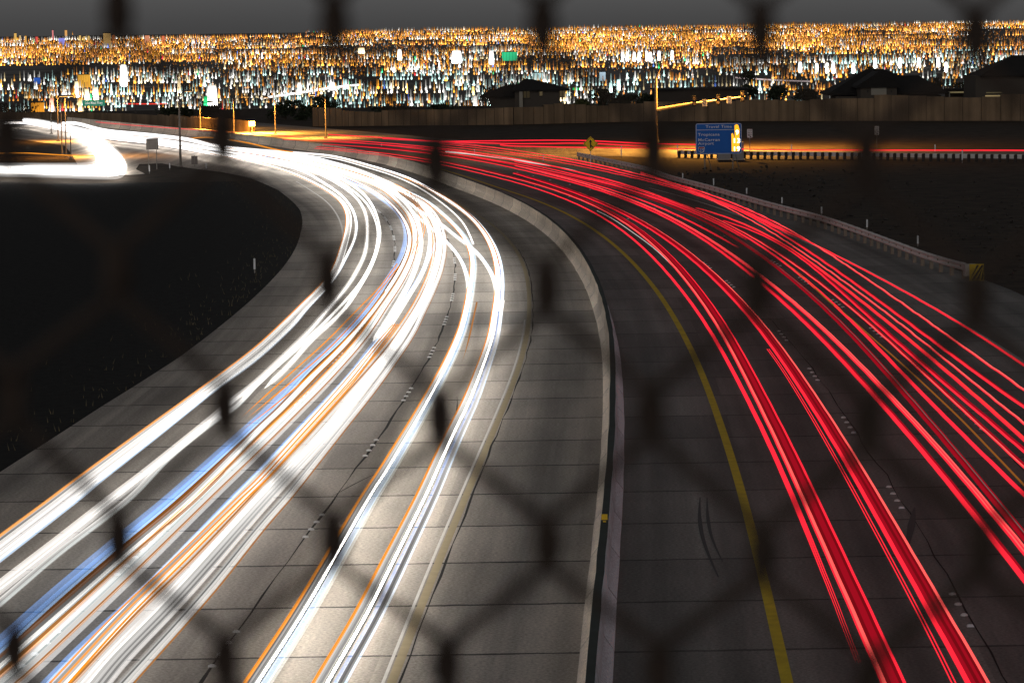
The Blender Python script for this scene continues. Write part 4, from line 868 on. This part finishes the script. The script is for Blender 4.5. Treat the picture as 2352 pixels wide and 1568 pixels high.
trail("indicator_trail", "orange line weaving across the upper bend of the white crowd", [(905,423),(945,445),(962,480),(975,505),(973,525),(962,555),(952,585)], .85, [(-.12, .018, AM), (0, .018, AM), (.12, .018, AM)])
trail("indicator_trail", "orange thread along the outside of the innermost white trail at the top of the bend", [(930,410),(985,432),(1040,462),(1090,502),(1122,542),(1140,582),(1146,610)], .9, [(0, .028, AM)])
trail(HL, "white trail changing lanes and ending beside the inner seam dots", F1 + [(588,347),(700,360),(790,380),(870,410),(920,452),(945,486),(967,505),(1013.5,544.5),(1039,570),(1062,603),(1075,647),(1076,677),(1069,716),(1062,742)], .66, [(0, .07, WH2), (.07, .03, BLP)], grow=GW)
trail(HL, "second innermost trail with orange left rim and blue grey right side, reaching the bottom", F1 + [(588,346),(690,355),(770,375),(834,396),(903,427),(972.5,457),(1023.8,498),(1062,536.7),(1080,567.5),(1088,601),(1085,639),(1078,685),(1068,735),(1054,777),(1021.5,848),(967,948),(926.7,1016),(886,1083.6),(848,1142.7),(778,1265),(723.7,1360),(669,1449),(590,1570)], .66,
      [(-.14, .026, AM), (-.08, .045, WH2), (.0, .04, WIN), (.08, .045, BLP), (.14, .03, GREY2)], grow=GW)
trail(HL, "blue tinted white trail that crosses over to the innermost lane", [(940,468),(972.5,490),(1011,513),(1049.4,545),(1088,573),(1113.5,603),(1134,639),(1141,675),(1142,710)], .66, [(0, .07, WH2), (.08, .03, BLP)])
trail(HL, "innermost white trail, nearest the tan edge line, running to the bottom of the view", F1 + [(588,344),(690.5,351.5),(767,359),(844,379),(921,402.5),(972.5,426),(1036.6,465),(1088,503.4),(1121,544.5),(1139,583),(1147,621),(1148,665),(1143,710),(1134,772),(1112,840),(1081,921),(1048.6,988.8),(1018,1056.5),(980,1142.7),(913.6,1278),(845.8,1414),(778,1533),(757,1570)], .66,
      [(-.19, .022, AM), (-.13, .045, WH2), (-.03, .045, WIN), (.06, .03, BL), (.12, .04, WH2), (.17, .02, BLP)], grow=GW)
trail(HL, "thin white line left of the innermost trail at the top of the bend", [(690,357),(767,364),(844,385),(910,406),(965,432),(1024,473),(1066,514),(1087,560)], .7, [(0, .04, WH2)])
trail("indicator_trail", "short orange nub right of the second innermost trail", [(1095,695),(1085,742),(1074,790),(1062,830)], .75, [(0, .03, AMD)], taper=8)
trail(HL, "short white nub right of the innermost trail", [(1157,690),(1152,722),(1146,768),(1136,815)], .7, [(0, .028, WH2)], taper=8)
RMP = [[(150,292),(175,302),(200,322),(222,347),(236,372),(222,383),(120,385),(0,384)], [(158,293),(182,304),(212,328),(238,354),(252,376),(238,388),(120,388),(0,387)], [(166,295),(192,306),(224,332),(252,358),(266,380),(250,392),(120,391),(0,390)], [(174,297),(202,308),(236,334),(264,360),(277,381),(266,396),(220,397),(120,394.5),(0,392.5)], [(182,300),(216,312),(248,336),(273,360),(286,382),(280,399),(235,401),(120,397.5),(0,395)]]
for pts, lab in zip(RMP, ("innermost", "second from the inside", "middle one", "second from the outside", "outermost")):
    trail(HL, "thick white trail turning off the ramp at far left, %s of five" % lab, pts, .66, [(0, .27, WH)])
trail("indicator_trail", "thin orange line above the white street trails at far left", [(-5,353),(60,352),(110,355),(170,358),(215,358)], .8, [(0, .05, AM)])
trail("indicator_trail", "dotted orange line on the orange lit road left of the first low knot", [(434,320),(447,316),(470,315.5),(490,317)], .7, [(0, .05, AM)])
trail("indicator_trail", "orange line rising out of the white band behind the first low knot", [(528,322),(560,327),(588,333),(640,346),(672,350)], .8, [(0, .06, AM)])

TL = "taillight_trail"; FR = [(207.6,280.7),(307.6,287),(410,295),(512.7,302.5),(588,307.5)]
def arc(pts, z, deg=4):                     # the lane-parallel arc closest to the traced points
    Q = np.array([at(u, v, z) for u, v in pts])[:, :2]; ss, tt = [], []
    for q in Q:
        i = int(np.linalg.norm(BP - q, axis=1).argmin()); ss.append(BS[i] + np.dot(q - BP[i], BT[i])); tt.append(np.dot(q - BP[i], BN[i]))
    ss, tt = np.array(ss), np.array(tt); m = ss.mean(); sc = ss.std() + 1e-6
    pf = np.polyfit((ss - m) / sc, tt, min(deg, max(1, len(pts) - 2)), w=1 / (Q[:, 1] + 30))
    lo, hi = ss.min(), ss.max(); u, v = pts[-1]; n = int((hi - lo) / 1.2)
    g = np.linspace(hi, lo, n); t = np.polyval(pf, (g - m) / sc)
    if v > 1560 or u > 2346:
        e_ = np.array([lo - k for k in (4, 10, 18, 28)]); sl_ = (t[-1] - t[-6]) / (g[-1] - g[-6]); t = np.r_[t, t[-1] + sl_ * (e_ - lo)]; g = np.r_[g, e_]
    k = [np.interp(g, BS, BP[:, j]) for j in (0, 1)]; nn = [np.interp(g, BS, BN[:, j]) for j in (0, 1)]
    return np.column_stack([k[0] + nn[0] * t, k[1] + nn[1] * t, np.full(len(g), z)])
def red(label, pts, fil, z=.85, taper=0, wob=.009, level=False):
    fine = []
    for a_, b_, c_ in fil:                   # each lamp leaves a few fine parallel lines
        if c_ in (RD, RP, RO) and b_ >= .028 and not level: fine += [(a_ - b_ * .95, b_ * .34, RD), (a_ - b_ * .1, b_ * .40, RP if c_ == RP else RD), (a_ + b_ * .8, b_ * .36, c_)]
        else: fine.append((a_, b_, c_))
    fil = fine
    return trail(TL, label, pts, z, [(a_, b_ * 1.2, c_) for a_, b_, c_ in fil], taper, wob * .7, path=None if level else arc(pts, z))
red("thin red trail nearest the yellow line, fading out low in the view", [(736.7,341),(806,348.6),(870,359),(967,372),(1008,379),(1075,391),(1176,411),(1227,426.5),(1278.5,447),(1330,472.7),(1371,495.7),(1407,521),(1445,549.6),(1483.6,583),(1535,631.6),(1573,675),(1606.6,716),(1650,777),(1685,840),(1718,913),(1745,975),(1764,1018),(1791,1081),(1820,1145),(1853.5,1232),(1899.7,1338),(1940,1430),(1975.7,1522)], [(0, .045, RD)], taper=16)
red("broad dark red band with a bright left edge, second from the yellow line", [(752,337),(806,344),(870,354),(967,366),(1008,373),(1075,384),(1176,402),(1227,415),(1278.5,431),(1330,453),(1381,480),(1407,498),(1445,525),(1495,558),(1540,598),(1582,642),(1622,690),(1657,742),(1697,809),(1741,892),(1782,980),(1818,1064),(1857,1142.7),(1908,1244),(1967,1370),(2022,1500),(2050,1570)],
    [(-.15, .040, RP), (-.08, .035, DR2), (-.02, .035, DR), (.04, .035, DR), (.10, .035, DR2), (.16, .03, RD)])
red("broad striped red band left of the first lane line reflectors", [(1176,398),(1253,416),(1330,443),(1432,490),(1483.6,520),(1532,552),(1583,587),(1634,629),(1689,678),(1728,722),(1764,765),(1818,845),(1880,945),(1945,1050),(2006,1142.7),(2062,1246),(2117,1345),(2178,1450),(2250,1570)],
    [(-.14, .036, RD), (-.07, .035, DR), (-.01, .035, DR2), (.05, .033, DR), (.10, .032, DR2), (.155, .036, RP)])
red("pair of hair thin red lines left of the broad striped red band", [(1764,801.8),(1818,880),(1880,985),(1970,1142.7),(2040,1275),(2120,1425),(2192,1570)], [(-.03, .009, RD), (.03, .009, RD)], wob=0)
red("bright red trail of the middle lane that reaches the right edge low down", [(752,331),(818.7,337),(895.6,344),(967,351),(1013.5,356),(1100.7,371),(1176,384),(1253,400),(1330,421.5),(1407,447),(1458,470),(1509,495.7),(1560.5,521),(1611.8,549),(1663,585),(1714,620),(1764,654),(1815,701),(1864,747),(1916,804.5),(2024,932),(2116,1048),(2205.7,1145),(2274,1218.7),(2352,1319)], [(-.02, .05, RD), (.05, .03, DR)])
red("striped red trail of four lines right of the bright middle lane trail", [(1176,381),(1253,396),(1330,417),(1407,442),(1458,464),(1509,488),(1560.5,513),(1611.8,540),(1663,574),(1714,607),(1764,638),(1828,697),(1882,747),(1937,799),(2024,891),(2062,932),(2170.5,1053.8),(2252,1142.7),(2352,1259)], [(-.06, .02, RD), (-.02, .018, RP), (.02, .018, RD), (.06, .02, RP)])
red("dull red trail with silver glints in the third lane", [(820,336),(967,347),(1100,366),(1176,379),(1253,392),(1330,410),(1407,431),(1458,446),(1509,466),(1560.5,487),(1611.8,510),(1663,535),(1714,562),(1764,589),(1795,613.6),(1841,657),(1892,703),(1916,720),(1953.7,764),(2008,834),(2062,894),(2143,988.8),(2197.6,1048),(2279,1142.7),(2352,1216)], [(-.06, .035, DR), (.0, .03, DR2), (.05, .015, SIL), (.08, .02, DR)])
red("plain bright red trail right of the dull one with silver glints", [(967,344),(1100,362),(1176,376),(1253,388),(1330,405),(1407,426),(1509,459),(1611.8,500),(1714,547),(1764,572),(1815,605),(1866.5,643),(1921,690),(1950,741),(1981,777),(2035,823.5),(2084,867),(2143,934.6),(2224.6,1010.4),(2306,1089),(2352,1131)], [(0, .045, RD)])
trail("indicator_trail", "dim amber line crossing the red trails of the third lane", [(1800,600),(1859,650),(1907.5,695.7),(1940,720),(2008,780),(2075.6,839.7),(2143,902),(2211,967),(2279,1037.5),(2352,1114)], .85, [(0, .028, ((1, .28, .01), .35))] if False else [(0, .026, BRN)])
red("red trail with a pink core just right of the dim amber line", [(1176,372),(1330,399),(1458,436),(1560.5,473),(1663,516),(1764,560),(1815,593),(1866.5,631.6),(1918,680),(1945,705),(1964.5,719),(2008,758.4),(2062,807),(2103,840),(2143,875),(2224.6,948),(2306,1029),(2352,1074)], [(0, .03, RP), (.05, .03, DR)])
red("orange red trail merging between the pink cored trails at right", [(1663,507),(1764,548),(1841,592),(1918,652),(1981,718),(2035,764),(2089,807),(2170.5,880),(2265,959),(2352,1036)], [(-.03, .03, RD), (.04, .03, DR)])
red("faint band of red just right of the orange red merging trail", [(1600,478),(1764,541),(1841,588),(1892,627),(1943,666),(1995,705),(2019,718),(2062,758.4),(2130,818),(2197.6,872),(2279,942.7),(2352,1008.5)], [(-.04, .022, RD), (.03, .022, RO)])
red("thin wavy red trail in the middle of the right hand bundle", [(1471,399),(1560.5,430),(1663,474),(1764,531),(1841,573),(1892,614),(1943,652),(2007.5,700),(2038,718),(2089,761),(2170.5,823.5),(2252,891),(2352,973)], [(0, .032, RP)], wob=.02)
red("thin orange red trail third from the right shoulder line", [(1471,396),(1560.5,426),(1663,467),(1764,524),(1841,565),(1892,598),(1943,636.7),(1995,674),(2054,718),(2116,764),(2197.6,826),(2279,883),(2352,935)], [(0, .038, RO), (.06, .022, DR)], wob=.015)
red("long wavy red trail second from the right shoulder line", [(1011,328),(1075,333),(1176,346),(1253,357.6),(1330,369),(1407,384),(1471,398.5),(1509,411),(1560.5,424),(1611.8,440),(1663,457),(1714,479),(1764,504),(1815,533),(1861,557),(1918,595.7),(1969,626.5),(2020,657),(2084,701),(2103,717),(2170.5,766.6),(2224.6,802),(2284,848),(2352,897)], [(0, .036, RP)], wob=.022)
red("rightmost red trail running on the white shoulder line", [(1176,351),(1253,363),(1330,375),(1407,391),(1471,406),(1560.5,433),(1663,470),(1764,514),(1836,545),(1866.5,561),(1918,583),(2020,632),(2123,697),(2157,717),(2224.6,758.4),(2306,807),(2352,837)], [(0, .042, RO)])
for dv, lab in ((-6, "upper of three red lines merging from the ramp toward the shoulder guardrail"), (0, "middle of three red lines merging from the ramp toward the shoulder guardrail"), (5, "lower of three red lines merging from the ramp toward the shoulder guardrail")):
    red(lab, [(1011,331 + dv),(1075,337 + dv),(1176,350 + dv),(1253,363 + dv),(1330,376 + dv),(1407,393 + dv),(1480,408 + dv),(1560,432 + dv),(1663,466 + dv),(1764,508 + dv),(1830,542 + dv)], [(0, .04, RD)], taper=10, wob=.02)
red("red trail from far left running along the foot of the orange wall", [(207.6,280.7),(307.6,287),(410,294.5),(512.7,302),(588,307.5),(690.5,316.6),(793,324),(900,331),(1011,338),(1100,350),(1176,364),(1253,378),(1330,395),(1407,416),(1509,452),(1611.8,495),(1714,541)], [(0, .07, RO)], taper=10)
red("second red trail from far left, above the white band near the second low knot", [(640,321),(752,325),(850,330),(967,339),(1013,345),(1100,358),(1176,370),(1253,384),(1330,402),(1407,423),(1509,458),(1611.8,500),(1720,552)], [(0, .05, RD), (.08, .03, DR)], taper=10)
red("third red trail crossing behind the second low knot into the middle lane", [(620,312),(754,322),(850,329),(967,343),(1013,350),(1100,365),(1176,379),(1253,394),(1330,413),(1407,436),(1509,477),(1611.8,523),(1700,570)], [(0, .05, RD)], taper=8)
for pts, lab in (([(754.6,310),(844,315),(921,320),(1011,325.5),(1176,324),(1330,323.5),(1483.6,330.7),(1599,333)], "topmost level red trail of the far ramp, passing behind the yellow sign"), ([(880,319),(1011,326),(1100,329),(1176,331),(1278,330.5),(1342,330),(1483.6,337)], "middle level red trail of the far ramp, ending near the fence knot"), ([(1150,334),(1176,336.5),(1330,339.7),(1483.6,341.4),(1596,343.5),(1704,343.5),(1764,345.5),(1969,346),(2352,346.5)], "lowest level red trail of the far ramp, reaching the right edge")):
    red(lab, pts, [(0, .055, RD)], level=True)
trail(HL, "silvery streak lying among the red trails near the second low knot", [(1024,348.6),(1101,356),(1176,366.6),(1250,378),(1325,392)], .7, [(0, .05, ((1, .95, .92), .8))] if False else [(0, .055, PALE)], taper=14)
trail(HL, "thin silver streak on the first red lane near the yellow line", [(1371,484),(1407,502),(1445,528),(1500,568),(1550,616),(1590,664),(1625,716)], .5, [(0, .014, PALE)], taper=20)

# ------------------------------------------------------------------ the chain link fence in front of the lens
YF = 1.06
def knot(i, j):
    u = 262 + 492 * i + 246 * (j % 2) + 4 * j; v = 32 + 295 * j + .03 * (u - 262)
    a, b_, c = ray(u, v); k_ = YF / b_; return np.array([a * k_, YF, H + c * k_])
KJ = rng.normal(0, .0011, (40, 3)) * np.array([1, .3, 1.3]); c0 = knot(2, 3); t = thing("chain_link_fence", "blurred rusty chain link fence close to the lens across the whole view", "fence", (c0[0], YF, c0[2] - 1.3))
base = np.array([c0[0], YF, c0[2] - 1.3]); mb = MB(); rw = .0021
for i in range(-9, 14):
    for sd in (0, 1):
        pts, rr = [], []
        for j in range(-5, 17):
            # one wire zigzags between a knot of the even rows and the neighbouring knot of the odd rows
            ii = i if (j % 2 == 0) else (i if sd == 0 else i - 1)
            K = knot(ii, j) + KJ[(ii * 7 + j * 3) % 40]; to_right = (sd == 0) == (j % 2 == 0)     # side on which this wire leaves the knot
            s_ = -1 if to_right else 1; dp = .0022 * (1 if (sd == 0) else -1)
            for dz in (.0070, .0048, .0, -.0048, -.0070):
                rr.append(.0025 if abs(dz) > .006 else .0032); pts.append(K - base + np.array([s_ * (.0005 if abs(dz) > .006 else .0017 if dz else .0022), dp * (1 if dz > 0 else -1 if dz < 0 else 0), dz]))
        mb.tube(pts, rr, 6)
mb.build("wire_mesh", mat("rusty_wire", (.055, .038, .028), .8, .4, 60))
bpy.data.objects["wire_mesh"].parent = t
for s_ in (-1, 1): MB().bar((s_ * 1.75, .04, -.3), (s_ * 1.75, .04, 2.3), .03, n=12).build("fence_post", M_STEEL, t)
MB().bar((-1.75, .04, 2.25), (1.75, .04, 2.25), .021, n=12).build("top_rail", M_STEEL, t)
